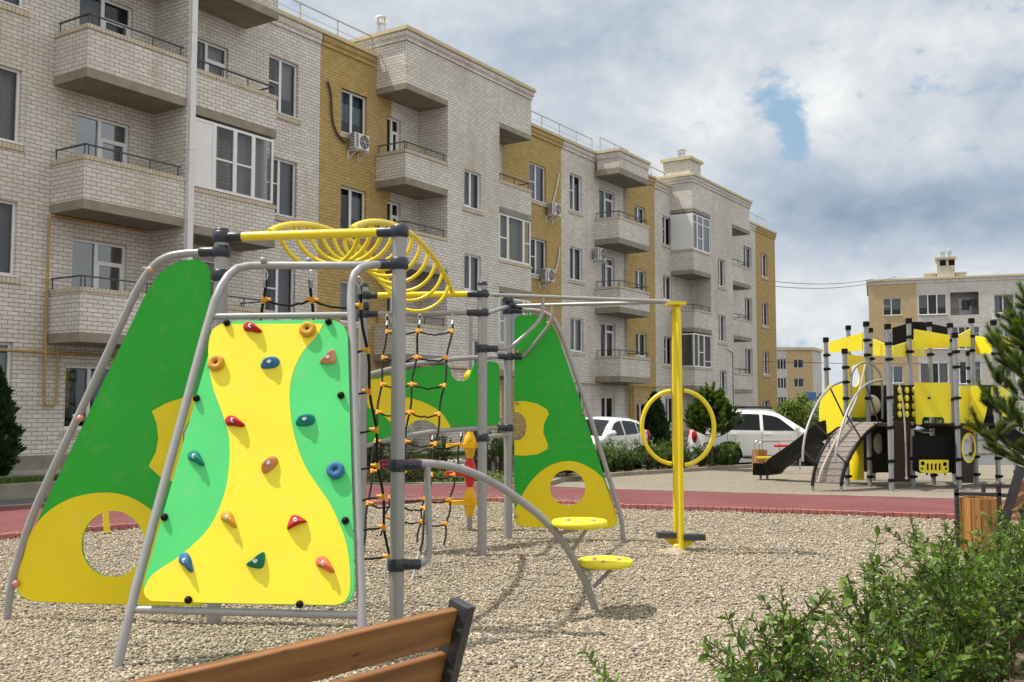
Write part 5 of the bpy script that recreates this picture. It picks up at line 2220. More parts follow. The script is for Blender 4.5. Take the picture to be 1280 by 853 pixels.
roofs = [([(1036, 428), (1078, 416), (1078, 438.5), (1036, 441)], 24.1, 22.9), ([(1091, 424), (1108, 431), (1108, 445), (1091, 445)], 24.6, 22.0),
         ([(1116.5, 433), (1156, 421), (1156, 446), (1116.5, 446)], 21.9, 24.2), ([(1143, 411.5), (1187, 419), (1187, 434.5), (1143, 436)], 22.7, 23.6),
         ([(1197, 420), (1214, 411), (1214, 434), (1197, 434)], 22.4, 23.5), ([(1219, 420), (1241.5, 424), (1241.5, 442), (1219, 443)], 23.5, 22.9),
         ([(1246.5, 416), (1265, 424), (1265, 439), (1246.5, 441.5)], 23.0, 24.5)]
for p_, a, b in roofs:
    plate(p_, a, 'yellow' if False else 'ypanel', Y2=b, name='roof_panel')
plate([(1116, 410), (1141, 402.5), (1152, 402.5), (1152, 423), (1116, 432)], 25.2, 'black', name='roof_panel', Y2=25.6, label='black roof panel')
plate([(1152, 402.5), (1184, 409), (1184, 421), (1152, 421)], 25.6, 'black', name='roof_panel', Y2=25.0, label='black roof panel')
# arch panel with an oval opening, between the two left posts
plate([(1058, 443), (1083, 446), (1083, 522), (1058, 522)], 23.6, 'ypanel', Y2=24.4, holes=[oval(1068.5, 470, 6.3, 14)], name='arch_panel')
# left yellow wing panel
lw = [(1036, 481), (1057, 481), (1057, 531), (1046, 534), (1037, 541), (1031, 543), (1026, 536), (1023.5, 522), (1024, 507), (1028, 492)]
plate(lw, 23.9, 'ypanel', Y2=23.0, name='wing_panel', round_=.08)
# front panel with two feet and a round hole
fp = [(1143.5, 478.5), (1188.5, 478.5), (1188.5, 531), (1180.5, 531), (1180.5, 524), (1178, 521.5), (1155, 521.5), (1152.5, 524), (1152.5, 531), (1145, 531)]
plate(fp, 22.6, 'ypanel', Y2=22.4, name='front_panel', holes=[oval(1161.2, 497, 2.4, 2.4)], round_=.03)
# noughts-and-crosses panel with yellow discs
o, f, nn = plate([(1118, 481.5), (1142.5, 481.5), (1142.5, 527), (1118, 527)], 22.2, 'black', Y2=22.8, name='game_panel')
for i in range(3):
    for j in range(4):
        mb = MB()
        mb.lathe(f((1123.5 + 9 * i, 488 + 10 * j)) + nn * .01, [(.068, -.01), (.072, .02), (.06, .03), (0, .032)], 20, nn)
        d = mb.build('game_disc', M['ypanel'], o)
# black panel with a cream disc
o, f, nn = plate([(1086, 482), (1108.5, 482), (1108.5, 529), (1086, 529)], 24.4, 'black', Y2=24.0, name='disc_panel')
mb = MB()
mb.lathe(f((1090, 507)) + nn * .03, [(.255, -.01), (.26, .02), (.2, .06), (.1, .08), (0, .085)], 28, nn)
M['cream_plastic'] = m_paint('cream_plastic', (.62, .58, .46), .4)
mb.build('cream_disc', M['cream_plastic'], o)
# right-hand yellow panels
plate([(1200, 482.5), (1213, 482.5), (1213, 541), (1207, 538), (1204, 530), (1202, 536), (1200, 534)], 22.6, 'ypanel', Y2=23.6, name='wing_panel', label='wavy yellow panel')
rw = [(1213, 482), (1225, 482.5), (1232, 490), (1235, 500), (1233, 515), (1228, 533), (1221, 543), (1215, 543), (1211, 534), (1213, 515)]
plate(rw, 23.2, 'ypanel', Y2=23.0, name='wing_panel', round_=.06)
plate([(1240, 484), (1263, 484), (1263, 521), (1252, 521), (1240, 505)], 23.2, 'ypanel', Y2=24.4, name='front_panel')
plate([(1225, 481.5), (1240, 481.5), (1240, 522), (1225, 522)], 24.4, 'black', Y2=24.0, name='panel')
# lower boards
o, f, nn = plate([(1088, 530), (1111, 530), (1111, 591), (1088, 591)], 24.2, 'black', Y2=23.6, name='lower_panel')
mb = MB()
mb.ball(f((1100.5, 554.5)) + nn * .05, (.12, .05, .24), 20, 12)
mb.build('oval_mirror', M['cream_plastic'], o)
plate([(1118.5, 527.5), (1138, 527.5), (1138, 603), (1118.5, 602.5)], 22.0, 'brown', Y2=22.6, name='climbing_board')
mb = MB()
mb.tube(spline([at(1124, 480, 21.95), at(1128, 500, 21.9), at(1131, 530, 21.85), at(1132, 560, 21.85), at(1133, 598, 21.9)], 6), .018, 8)
mb.ball(at(1133, 598, 21.9), .035, 8, 6)
tpart(mb, 'climbing_rope', M['palerope'])
plate([(1141, 530), (1200, 530), (1200, 589), (1141, 589)], 24.2, 'black', Y2=24.4, name='lower_panel')
plate([(1062, 530), (1086, 530), (1086, 590), (1062, 590)], 25.0, 'black', Y2=24.8, name='lower_panel')
# car front
plate([(1141, 545), (1192, 545), (1192, 591), (1150, 591.5), (1141, 588)], 22.7, 'black', Y2=22.6, name='lower_panel')
slots = [[(1158.5 + 5 * i, 579.5), (1161 + 5 * i, 579.5), (1161 + 5 * i, 588), (1158.5 + 5 * i, 588)] for i in range(4)] + [oval(1153.5, 579.5, 2.6, 2.7, 16), oval(1181.3, 580.5, 2.6, 2.7, 16), oval(1152.7, 586, 1.5, 1.6, 12), oval(1182.5, 586, 1.5, 1.6, 12)]
plate([(1149, 575), (1186, 575), (1186, 590), (1183, 592.5), (1152, 591), (1149, 588)], 22.5, 'ypanel', holes=slots, name='toy_car_front', round_=.03)
for x in (1158, 1180.5):
    mb = MB()
    c = at(x, 569.5, 22.9)
    mb.lathe(c, [(.11, 0), (.12, .02), (.1, .035), (0, .04)], 16)
    mb.tube([c, V((c.x, c.y, .25))], .025, 8, mat=1)
    tpart(mb, 'toy_seat', [M['ypanel'], M['black']])
mb = MB()
c = at(1159.5, 560, 23.0)
mb.tube([c, c + V((0, .02, -.2))], .03, 10)
mb.tube([at(1174, 556, 23.0), at(1174, 563, 23.0)], .045, 10)
tpart(mb, 'toy_lever', M['cream_plastic'])
mb = MB()
mb.bar(at(1141, 533, 23.2), at(1160, 541, 22.8), .3, .03)
tpart(mb, 'metal_tread', M['galv'])
o, f, nn = plate([(1200.5, 534), (1217, 541), (1217, 604), (1200.5, 604)], 22.5, 'brown', Y2=23.2, name='lower_panel', holes=[oval(1210.5, 560, 7.2, 17)])
mb = MB()
lo_ = [f(q) for q in oval(1210.5, 560, 8.9, 19, 30)]
hi_ = [f(q) for q in oval(1210.5, 560, 7.0, 16.8, 30)]
mb.prism([[p + nn * .012 for p in lo_], [p + nn * .012 for p in hi_]], -nn * .03)
mb.build('oval_ring', M['ypanel'], o)
# platforms
mb = MB()
for a in (('e', 'c', 'h', 'f'), ('a', 'd', 'h', 'c'), ('d', 'b', 'j', 'i'), ('b', 'm', 'n', 'k')):
    lp = [tp[k][0] + V((0, 0, 1.40)) for k in a]
    mb.prism([lp], V((0, 0, -.06)))
tpart(mb, 'platform', M['brown'])
# under-ramp yellow half cylinder
mb = MB()
c = V((x_at(1070, 23.1), 23.35, 0))
vs, fs = [], []
for i in range(17):
    a = math.pi * (1 + i / 16)
    for rr in (.20, .18):
        for z in (.12, 1.34):
            vs.append(c + V((rr * math.cos(a), rr * 1.2 * math.sin(a), z)))
    if i:
        o_ = 4 * i
        fs += [(o_ - 4, o_, o_ + 1, o_ - 3), (o_ - 2, o_ - 1, o_ + 3, o_ + 2), (o_ - 3, o_ + 1, o_ + 3, o_ - 1)]
mb.add(vs, fs, 0, True)
tpart(mb, 'crawl_tube', M['ypanel2'])

# arched plank ramp
Lr = [(1015, 604, 21.55), (1017, 588, 21.65), (1022, 572, 21.8), (1030, 557, 22.0), (1040, 543, 22.25), (1052, 533, 22.5), (1064, 527.5, 22.75)]
Rr_ = [(1051, 604, 21.45), (1054, 589, 21.55), (1060, 573, 21.7), (1069, 557, 21.9), (1079, 543, 22.15), (1091, 532, 22.4), (1103, 527.5, 22.65)]
La = spline([at(*q) for q in Lr], 4)
Ra_ = spline([at(*q) for q in Rr_], 4)


def even(pts, n):
    d = [0]
    for a, b in zip(pts, pts[1:]):
        d.append(d[-1] + (b - a).length)
    out = []
    for i in range(n + 1):
        t = d[-1] * i / n
        k = max(j for j in range(len(d)) if d[j] <= t + 1e-9)
        k = min(k, len(pts) - 2)
        out.append(pts[k].lerp(pts[k + 1], (t - d[k]) / max(1e-9, d[k + 1] - d[k])))
    return out


La, Ra_ = even(La, 14), even(Ra_, 14)
mb = MB()
for i in range(14):
    g = .06
    a, b = La[i].lerp(La[i + 1], g), La[i].lerp(La[i + 1], 1 - g)
    c, d = Ra_[i].lerp(Ra_[i + 1], 1 - g), Ra_[i].lerp(Ra_[i + 1], g)
    nn_ = (b - a).cross(d - a).normalized()
    if nn_.z < 0:
        nn_ = -nn_
    mb.prism([[a, d, c, b]], -nn_ * .035)
rmp = tpart(mb, 'ramp', M['plank'])
for e in (La, Ra_):
    mb = MB()
    mb.tube([p - V((0, 0, .05)) + V((0, -.02, 0)) for p in e], .035, 8)
    mb.build('ramp_stringer', M['black'], rmp)
for p in (La[0], Ra_[0]):
    mb = MB()
    mb.tube([p + V((.02, .02, .05)), V((p.x + .02, p.y + .02, -.1))], .032, 10)
    mb.build('leg', M['greyblue'], rmp)
hl_ = spline([at(1003.5, 577, 21.5), at(1004, 560, 21.55), at(1008, 538, 21.7), at(1017, 514, 21.95), at(1028, 495, 22.2), at(1040, 483, 22.5), at(1052, 477.5, 22.8)], 5)
hr_ = spline([at(1044, 578, 21.4), at(1045.5, 562, 21.45), at(1052, 535, 21.65), at(1062, 508, 21.9), at(1073, 490, 22.15), at(1086, 479, 22.4), at(1103, 475, 22.6)], 5)
for e, side in ((hl_, La), (hr_, Ra_)):
    mb = MB()
    mb.tube(e, .026, 10)
    o = mb.build('handrail', M['grey'], rmp)
    k = MB()
    for t, u_ in ((4, 3), (13, 8), (24, 13)):
        k.tube([e[t], side[u_]], .018, 8)
    k.build('brace', M['darkrail'], o)
mb = MB()
mb.tube(spline([at(1023, 603, 21.3), at(1027, 588, 21.35), at(1040, 560, 21.6), at(1056, 530, 21.95), at(1070, 500, 22.3), at(1077, 478, 22.5), at(1081.5, 456, 22.7)], 5), .024, 10)
mb.build('climbing_rope', M['palerope'], rmp)
mb = MB()
mb.tube(spline([at(1064, 524, 22.8), at(1064, 500, 22.8), at(1064, 475, 22.8), at(1067, 463, 22.8), at(1074, 455.5, 22.8), at(1083, 453.5, 22.8), at(1092, 457, 22.8), at(1100, 467, 22.8), at(1102.5, 478, 22.8), at(1103, 500, 22.8), at(1103, 524, 22.8)], 5), .024, 10)
mb.build('hoop', M['grey'], rmp)


# slides
def slide(path, w, dirn, name='slide'):
    """path: centre line points; chute of width w with side walls, dirn = sideways unit vector"""
    mb = MB()
    cs = [(-w / 2 - .04, .17), (-w / 2 - .04, -.12), (w / 2 + .04, -.12), (w / 2 + .04, .17), (w / 2, .17), (w / 2, 0), (-w / 2, 0), (-w / 2, .17)]
    vs, fs = [], []
    for i, p in enumerate(path):
        a, b = path[max(0, i - 1)], path[min(len(path) - 1, i + 1)]
        t = (b - a).normalized()
        up_ = dirn.cross(t).normalized()
        if up_.z < 0:
            up_ = -up_
        for x, z in cs:
            vs.append(p + dirn * x + up_ * z)
        if i:
            o_ = 8 * i
            for k in range(8):
                l = (k + 1) % 8
                fs.append((o_ - 8 + k, o_ - 8 + l, o_ + l, o_ + k))
    fs.append(tuple(range(8)))
    fs.append(tuple(range(len(vs) - 8, len(vs)))[::-1])
    mb.add(vs, fs)
    return tpart(mb, name, M['black'])


sa, sb_2 = tp['f'][0] + V((.05, -.35, 1.30)), at(948, 590, 25.2)
pth = [sa, sa.lerp(V((sb_2.x, sb_2.y, 0)), .10) + V((0, 0, -.02))]
g0 = V((sa.x - .2, sa.y + .1, 1.22))
e0 = V((sb_2.x, sb_2.y, .24))
pth = spline([sa, g0, g0.lerp(e0, .35) + V((0, 0, -.10)), g0.lerp(e0, .68) + V((0, 0, -.15)), e0 + V((.35, -.05, .0)), e0], 5)
dd = (e0 - sa)
dd.z = 0
dd.normalize()
sl_ = slide(pth, .46, V((-dd.y, dd.x, 0)))
mb = MB()
for t in (22, 24):
    p = pth[t]
    mb.tube([V((p.x, p.y, p.z - .1)), V((p.x, p.y, -.1))], .03, 8)
    for s_ in (-1, 1):
        pass
mb.build('leg', M['greyblue'], sl_)
mb = MB()
for t in range(4, len(pth), 3):
    p = pth[t]
    for zz in (-.06, .1):
        mb.lathe(p + V((dd.y, -dd.x, 0)) * .275 + V((0, 0, zz)), [(.016, 0), (.016, .012), (0, .014)], 8, V((dd.y, -dd.x, 0)))
mb.build('bolt', M['galv'], sl_)
sa = tp['m'][0] + V((-.2, .5, 1.40))
e0 = V((sa.x + 2.35, sa.y - .15, .25))
pth = spline([sa, sa + V((.25, 0, -.05)), sa.lerp(e0, .45) + V((0, 0, -.04)), sa.lerp(e0, .8) + V((0, 0, -.08)), e0 + V((-.3, 0, .0)), e0], 5)
slide(pth, .46, V((0, 1, 0)))

# small play bars left of the tower
sb3 = thing('play_bars', gr(965, 592), 'low grey tube play bars with yellow and red crossbars behind the slide', 'play bars')
mb = MB()
Yb = 27.5


def lp_(*q):
    return [at(x, y, Y) for x, y, Y in q]


mb.tube(bend(lp_((943.5, 589.5, Yb), (943.5, 551, Yb), (1000, 551, Yb + .3), (1000, 588, Yb + .3)), .12), .024, 9)
mb.tube(bend(lp_((949, 586, Yb + .9), (949, 552, Yb + .9), (975, 552, Yb + 1), (975, 586, Yb + 1)), .12), .02, 9)
sb3_ = mb.build('frame', M['galv'], sb3, world=True)
for y, x0, x1, m in ((572.5, 944, 976, 'yellow'), (557.5, 968, 999, 'red')):
    mb = MB()
    mb.tube([at(x0, y, Yb + .02), at(x1, y, Yb + .2)], .035, 9)
    mb.build('crossbar', M[m], sb3, world=True)['label'] = ('yellow' if m == 'yellow' else 'red') + ' crossbar'


def bin_(label, loc, r, h, frame=True):
    t = thing('litter_bin', loc, label, 'litter bin')
    n = 12
    for k in range(1):
        mb = MB()
        for k in range(n):
            a = 2 * math.pi * k / n
            Mx = Matrix.Rotation(a, 4, 'Z')
            wdt = 2 * math.pi * r / n * .46
            mb.box(-wdt, wdt, r - .03, r, .08, h, 0, Mx)
        mb.build('slat_barrel', M['wood_v'], t)
    mb = MB()
    mb.lathe((0, 0, 0), [(r * .5, 0), (r * .6, .08), (r - .04, .09), (r - .04, h - .04), (r - .10, h - .03), (r - .10, .2)], 24)
    mb.build('liner', M['black'], t)
    return t


bin_('wooden slat litter bin beside the low play bars near the slide', at(958, 592, 26.9) * V((1, 1, 0)) if False else V((x_at(958, 27.2), 28.1, 0)), .2, .62)

# ------------------------------------------------------------------ cars


def car(name, label, loc, rotz, L_, W_, prof, hood_x, ws, rearx, z_belt, wheels, wr, zb=.24, rails=False, glass_side=(), colr='carpaint', rearglass=None):
    """body = grid wrapped round a side profile; x runs from the nose (0) to the tail (L)"""
    t = thing(name, loc, label, 'car', rotz)
    px_ = np.array([p[0] for p in prof])
    pz_ = np.array([p[1] for p in prof])

    def top(x):
        return float(np.interp(x, px_, pz_))

    def hw(x, z):
        h = W_ / 2
        e = min(x, L_ - x)
        h -= .22 * max(0, 1 - e / .55) ** 2
        if z > z_belt:
            h -= .34 * (z - z_belt)
            zt = top(x)
        if z < .45:
            h -= .10 * (.45 - z)
        h -= .03 * abs(z - .62)
        return h

    def bot(x):
        b = zb + .10 * max(0, 1 - min(x, L_ - x) / .4)
        for wx in wheels:
            d = abs(x - wx)
            R_ = wr + .06
            if d < R_:
                b = max(b, wr + math.sqrt(R_ * R_ - d * d))
        return b
    xs = sorted(set(list(np.linspace(0, L_, 90)) + [wx + s * (wr + .06) * f for wx in wheels for s in (-1, 1) for f in (.999, .97, .9)]))
    nz = 14
    vs, fs, ms = [], [], []
    ring = 2 * (nz + 1) + 7
    for x in xs:
        zt, zo = top(x), bot(x)
        zo = min(zo, zt - .05)
        rows = []
        for i in range(nz + 1):
            z = zo + (zt - zo) * (i / nz)
            rr = .0
            if i == nz:
                rr = .05
            elif i == nz - 1:
                rr = .012
            rows.append((hw(x, z) - rr, z - (0.0 if i < nz else 0.0)))
        left = [(-a, z) for a, z in rows]
        tops = [(-rows[-1][0] + 2 * rows[-1][0] * k / 8, rows[-1][1] + .035 * math.sin(math.pi * k / 8)) for k in range(1, 8)]
        right = [(a, z) for a, z in rows[::-1]]
        for y, z in left + tops + right:
            vs.append((x, y, z))
    for i in range(len(xs) - 1):
        for k in range(ring - 1):
            fs.append((i * ring + k, (i + 1) * ring + k, (i + 1) * ring + k + 1, i * ring + k + 1))
    mb = MB()
    mb.add(vs, fs, 0, True)
    mb.add([vs[k] for k in range(ring)], [tuple(range(ring))], 0)
    mb.add([vs[-ring + k] for k in range(ring)], [tuple(range(ring))[::-1]], 0)
    mb.box(.3, L_ - .3, -W_ / 2 + .18, W_ / 2 - .18, zb + .02, .62, 1)
    # sills and bumpers in dark trim
    body = mb.build('body', [M[colr], M['interior']], t)
    # shut lines
    tr = MB()
    for x in glass_side[1]:
        for s in (-1, 1):
            pts = [(x, s * (hw(x, z) + .002), z) for z in np.linspace(.32, z_belt, 8)]
            tr.tube(pts, .006, 4)
    for s in (-1, 1):
        tr.tube([(x, s * (hw(x, zb + .06) + .01), zb + .06) for x in np.linspace(wheels[0] + wr + .1, wheels[1] - wr - .1, 10)], .05, 6)
    tr.build('trim', M['cargrey'], body)
    # side windows
    for poly in glass_side[0]:
        for s in (-1, 1):
            mb = MB()
            n = 10
            lowr_, upr = poly            # two functions given as point lists
            la = np.array(lowr_)
            ua = np.array(upr)
            x0, x1 = la[0, 0], la[-1, 0]
            v_, f_ = [], []
            for i in range(n + 1):
                x = x0 + (x1 - x0) * i / n
                z0 = np.interp(x, la[:, 0], la[:, 1])
                z1 = np.interp(x, ua[:, 0], ua[:, 1])
                for j in range(4):
                    z = z0 + (z1 - z0) * j / 3
                    v_.append((x, s * (hw(x, z) + .006), z))
            for i in range(n):
                for j in range(3):
                    q = (i * 4 + j, i * 4 + j + 1, i * 4 + j + 5, i * 4 + j + 4)
                    f_.append(q if s > 0 else q[::-1])
            mb.add(v_, f_, 0, True)
            mb.build('side_window', M['cardark'], t)
    # windscreen and rear glass
    for nm, (xa, xb) in (('windscreen', ws), ('rear_window', rearglass or rearx)):
        mb = MB()
        v_, f_ = [], []
        n = 8
        for i in range(n + 1):
            x = xa + (xb - xa) * i / n
            zt = top(x)
            w2 = hw(x, zt) - .10
            for k in range(9):
                v_.append((x, -w2 + 2 * w2 * k / 8, zt + .035 * math.sin(math.pi * k / 8) + .012))
        for i in range(n):
            for k in range(8):
                f_.append((i * 9 + k, (i + 1) * 9 + k, (i + 1) * 9 + k + 1, i * 9 + k + 1))
        mb.add(v_, f_, 0, True)
        mb.build(nm, M['cardark'], t)
    for wx in wheels:
        for s in (-1, 1):
            y = s * (W_ / 2 - .11)
            ax = V((0, s, 0))
            mb = MB()
            c = V((wx, y, wr))
            mb.lathe(c, [(wr * .62, -.10), (wr * .96, -.10), (wr, -.06), (wr, .06), (wr * .96, .10), (wr * .64, .105)], 28, ax)
            wobj = mb.build('wheel', M['rubber'], t)
            mb = MB()
            mb.lathe(c, [(wr * .64, .09), (wr * .66, .105), (wr * .60, .10), (wr * .58, .05)], 26, ax)
            for k in range(7):
                a = 2 * math.pi * k / 7
                mb.bar(c + ax * .07 + V((wr * .1 * math.cos(a), 0, wr * .1 * math.sin(a))), c + ax * .085 + V((wr * .62 * math.cos(a), 0, wr * .62 * math.sin(a))), .045, .03, ax)
            mb.lathe(c, [(wr * .16, .06), (wr * .15, .10), (0, .105)], 14, ax)
            mb.build('rim', M['alloy'], wobj)
            mb = MB()
            mb.lathe(c - ax * .2, [(wr + .055, 0), (wr + .05, .1), (0, .1)], 20, ax)
            mb.build('wheel_well', M['interior'], wobj)
    for s in (-1, 1):
        mb = MB()
        x = ws[0] + .28
        z = z_belt + .10
        mb.ball((x, s * (hw(x, z) + .13), z), (.08, .12, .085), 14, 10)
        mb.bar((x + .03, s * (hw(x, z) - .02), z - .05), (x + .02, s * (hw(x, z) + .10), z - .03), .05, .05)
        mb.build('mirror', M[colr], t)
        mb = MB()
        mb.ball((.22, s * (W_ / 2 - .26), .70 if L_ < 4.5 else .82), (.22, .17, .085), 14, 10)
        mb.build('headlight', M['lamp'], t)
        mb = MB()
        mb.ball((L_ - .12, s * (W_ / 2 - .17), .92), (.09, .13, .2), 12, 8)
        mb.build('tail_light', M['taillamp'], t)
        for x in glass_side[2]:
            mb = MB()
            mb.bar((x - .1, s * (hw(x, z_belt - .09) + .02), z_belt - .09), (x + .1, s * (hw(x, z_belt - .09) + .02), z_belt - .09), .025, .03)
            mb.build('door_handle', M[colr], t)
        if rails:
            mb = MB()
            xa, xb = ws[1] + .1, L_ - .6
            mb.tube(bend([(xa, s * .55, top(xa) + .03), (xa + .15, s * .55, top(xa) + .10), (xb - .15, s * .55, top(xb) + .10), (xb, s * .55, top(xb) + .03)], .1), .022, 8)
            mb.build('roof_rail', M['alloy'], t)
    return t


M['cardark'] = None
t_ = NT('tinted_car_glass')
M['cardark'] = t_.pbr((.010, .012, .014), .06, 0, None, .2)

hprof = [(0, .48), (.04, .62), (.12, .70), (.5, .84), (.95, .93), (1.05, .96), (1.45, 1.20), (1.85, 1.40), (2.1, 1.45), (2.5, 1.475), (3.0, 1.455), (3.5, 1.38), (3.7, 1.30), (3.95, 1.02), (4.05, .90), (4.12, .70), (4.16, .45)]
hs = ([([(1.42, .98), (2.28, .99)], [(1.42, 1.02), (1.85, 1.31), (2.05, 1.37), (2.28, 1.395)]), ([(2.38, .99), (3.18, 1.02)], [(2.38, 1.398), (2.9, 1.38), (3.18, 1.34)]), ([(3.26, 1.03), (3.62, 1.10)], [(3.26, 1.33), (3.45, 1.28), (3.62, 1.17)])], [1.30, 2.33, 3.22], [2.15, 3.02])
cl = at(795, 560, 29.6)
# heading towards the picture's left and the camera, parallel to the facade
car('parked_car', 'white hatchback parked behind the hedge, partly hidden by the green panel', V((x_at(777, 29.0), 29.2, 0)) - U * 2.1 * -1 + V((0, 0, 0)) if False else V((x_at(781, 31.2), 31.2, 0)) - U * 4.0, rad(90) - ANG, 4.16, 1.72, hprof, 1.0, (1.06, 1.84), (3.55, 3.95), .96, (.82, 3.36), .31, glass_side=hs)
sprof = [(0, .50), (.05, .75), (.12, .85), (.6, 1.0), (1.15, 1.08), (1.25, 1.10), (1.7, 1.40), (2.05, 1.62), (2.3, 1.68), (2.9, 1.72), (3.7, 1.71), (4.3, 1.64), (4.45, 1.55), (4.6, 1.15), (4.68, .95), (4.72, .75), (4.75, .5)]
ss = ([([(1.62, 1.10), (2.55, 1.11)], [(1.62, 1.13), (2.05, 1.49), (2.25, 1.56), (2.55, 1.60)]), ([(2.65, 1.11), (3.6, 1.13)], [(2.65, 1.605), (3.1, 1.62), (3.6, 1.60)]), ([(3.7, 1.14), (4.3, 1.18)], [(3.7, 1.59), (4.0, 1.56), (4.3, 1.48)])], [1.5, 2.6, 3.65], [2.4, 3.45])
car('parked_car', 'white estate car with roof rails parked behind the small pine', V((x_at(1053, 32.0), 32.2, -.03)), math.pi - .08, 4.75, 1.84, sprof, 1.2, (1.27, 2.04), (4.34, 4.6), 1.08, (.95, 3.62), .36, rails=True, glass_side=ss)


# ------------------------------------------------------------------ benches
def bench(label, loc, rotz, L_, arms=True, H=.86, back=3):
    """x along the bench, seat on the -y side, back leaning to +y"""
    t = thing('park_bench', loc, label, 'bench', rotz)
    lean = math.tan(rad(17))
    zs_ = .43

    def by(z):
        return .06 + (z - zs_) * lean
    for z in [H - .085 - .185 * i for i in range(back)]:
        mb = MB()
        y = by(z)
        Mx = Matrix.Translation((0, y, z)) @ Matrix.Rotation(-rad(17), 4, 'X')
        mb.box(.055, L_ - .055, -.02, .02, -.077, .077, 0, Mx)
        mb.build('back_slat', M['wood'], t, bevel=.008)
    for i in range(4):
        mb = MB()
        y = -.42 + i * .125
        mb.box(.02, L_ - .02, y, y + .11, zs_ - .04, zs_)
        mb.build('seat_slat', M['wood'], t, bevel=.008)
    for x in (0.025, L_ - .025):
        mb = MB()
        Mx = Matrix.Translation((x, by(H / 2 + zs_ / 2), (H + zs_) / 2)) @ Matrix.Rotation(-rad(17), 4, 'X')
        hh = (H + .02 - zs_) / 2 / math.cos(rad(17))
        mb.box(-.025, .025, -.045, .06, -hh - .05, hh, 0, Mx)
        mb.box(x - .025, x + .025, -.44, .10, zs_ - .10, zs_ - .042)
        mb.box(x - .024, x + .024, .02, .085, -.05, zs_ - .10)
        mb.box(x - .024, x + .024, -.43, -.365, -.05, zs_ - .10)
        o = mb.build('side_frame', M['bench_metal'], t, bevel=.004)
        sx = 1 if x < L_ / 2 else -1
        for z in (H - .10, H - .27, H - .45):
            b = MB()
            Mx = Matrix.Translation((x + sx * .028, by(z) + .035, z))
            b.box(-.012, .012, -.02, .022, -.018, .018, 0, Mx)
            b.lathe((x + sx * .034, by(z) + .045, z), [(.014, 0), (.012, .016), (0, .02)], 8, V((0, 1, 0)))
            b.build('bolt', M['brass'], o)
        if arms:
            mb = MB()
            mb.box(x - .024, x + .024, -.44, by(.66) - .02, .64, .685)
            mb.box(x - .024, x + .024, -.44, -.39, zs_ - .05, .64)
            mb.build('armrest', M['bench_metal'], t, bevel=.004)
    return t


# foreground bench: right end at the measured corner post, running back to the camera's left
E1 = gr(577, 752, .87)
E0 = gr(180, 850, .85)
bd = V((E1.x - E0.x, E1.y - E0.y, 0)).normalized()
ab = math.atan2(bd.y, bd.x)
yv = V((-bd.y, bd.x, 0))
off = .06 + (.86 - .43) * math.tan(rad(17))
# seat side must face the playground: rotate so that local -y points to the far left
rz = ab + math.pi
xb = -bd
base = V((E1.x, E1.y, 0)) - V((-xb.y, xb.x, 0)) * off + bd * .02
bench('near wooden bench with dark metal frame, its back turned at the lower edge', base, rz, 1.9, arms=False)
rz = rad(90) - ANG
ra = gr(1249, 619.5, .66)
xb = V((math.cos(rz), math.sin(rz), 0))
# seat faces the facade side: local -y = right of x axis -> flip direction
rz2 = rz + math.pi
xb2 = -xb
far_end = V((ra.x, ra.y, 0)) + xb * 1.7
bench('wooden bench with black armrests by the red path, half hidden by the hedge', far_end, rz2, 1.7, arms=True, H=1.0)
pb = V((x_at(1217.5, 11.5), 11.5, 0))
bt = bin_('wooden slat litter bin in front of the bench by the red path', pb, .19, .70)
mb = MB()
for s in (-1, 1):
    mb.box(s * .235 - .02, s * .235 + .02, -.02, .02, -.02, .80)
mb.box(-.255, .255, -.02, .02, .72, .75)
mb.ball((.235, 0, .84), .045, 12, 8)
mb.build('stand', M['bench_metal'], bt)
q = gr(706, 605)
bench('small dark bench in the shade seen through the right round hole', V((q.x - .6, 24.6, 0)), .3, 1.3, arms=False, H=.8)

# small sign by the distant block
sp_ = V((x_at(1013, 60), 60, 0))
t = thing('road_sign', sp_, 'small blue sign on a post in front of the distant block', 'sign')
mb = MB()
mb.tube([(0, 0, 0), (0, 0, 3.2)], .04, 8)
mb.build('post', M['galv'], t)
mb = MB()
mb.box(-.3, .3, -.06, -.03, 2.3, 2.8)
mb.build('plate', M['sign_blue'], t, bevel=.02)
# ------------------------------------------------------------------ plants


def frames(d):
    """unit direction array -> two perpendicular unit arrays"""
    ref = np.where(np.abs(d[:, 2:3]) < .9, np.array([[0., 0, 1]]), np.array([[1., 0, 0]]))
    s = np.cross(d, ref)
    s /= np.linalg.norm(s, axis=1, keepdims=True) + 1e-9
    return s, np.cross(s, d)


def leaves(P, D, size, aspect=.45, fold=.25, droop=.12):
    """folded leaf blades at P growing along D"""
    n = len(P)
    D = D / (np.linalg.norm(D, axis=1, keepdims=True) + 1e-9)
    s, u_ = frames(D)
    roll = rng.uniform(-.9, .9, n)[:, None]
    s, u_ = s * np.cos(roll) + u_ * np.sin(roll), u_ * np.cos(roll) - s * np.sin(roll)
    L_ = (size * rng.uniform(.65, 1.25, n))[:, None]
    w_ = L_ * aspect * .5
    up_ = u_ * np.sign(u_[:, 2:3] + 1e-6)
    b = P
    tip = P + D * L_ - np.array([[0, 0, 1]]) * L_ * droop
    m1 = P + D * L_ * .36
    m2 = P + D * L_ * .72 - np.array([[0, 0, 1]]) * L_ * droop * .4
    l1, r1 = m1 + s * w_ + up_ * w_ * fold, m1 - s * w_ + up_ * w_ * fold
    l2, r2 = m2 + s * w_ * .78 + up_ * w_ * fold, m2 - s * w_ * .78 + up_ * w_ * fold
    vs = np.stack([b, tip, l1, l2, r1, r2], 1).reshape(-1, 3)
    o = (np.arange(n) * 6)[:, None]
    f = np.concatenate([o + np.array([[0, 4, 5, 1]]), o + np.array([[0, 1, 3, 2]])], 0)
    return vs, f


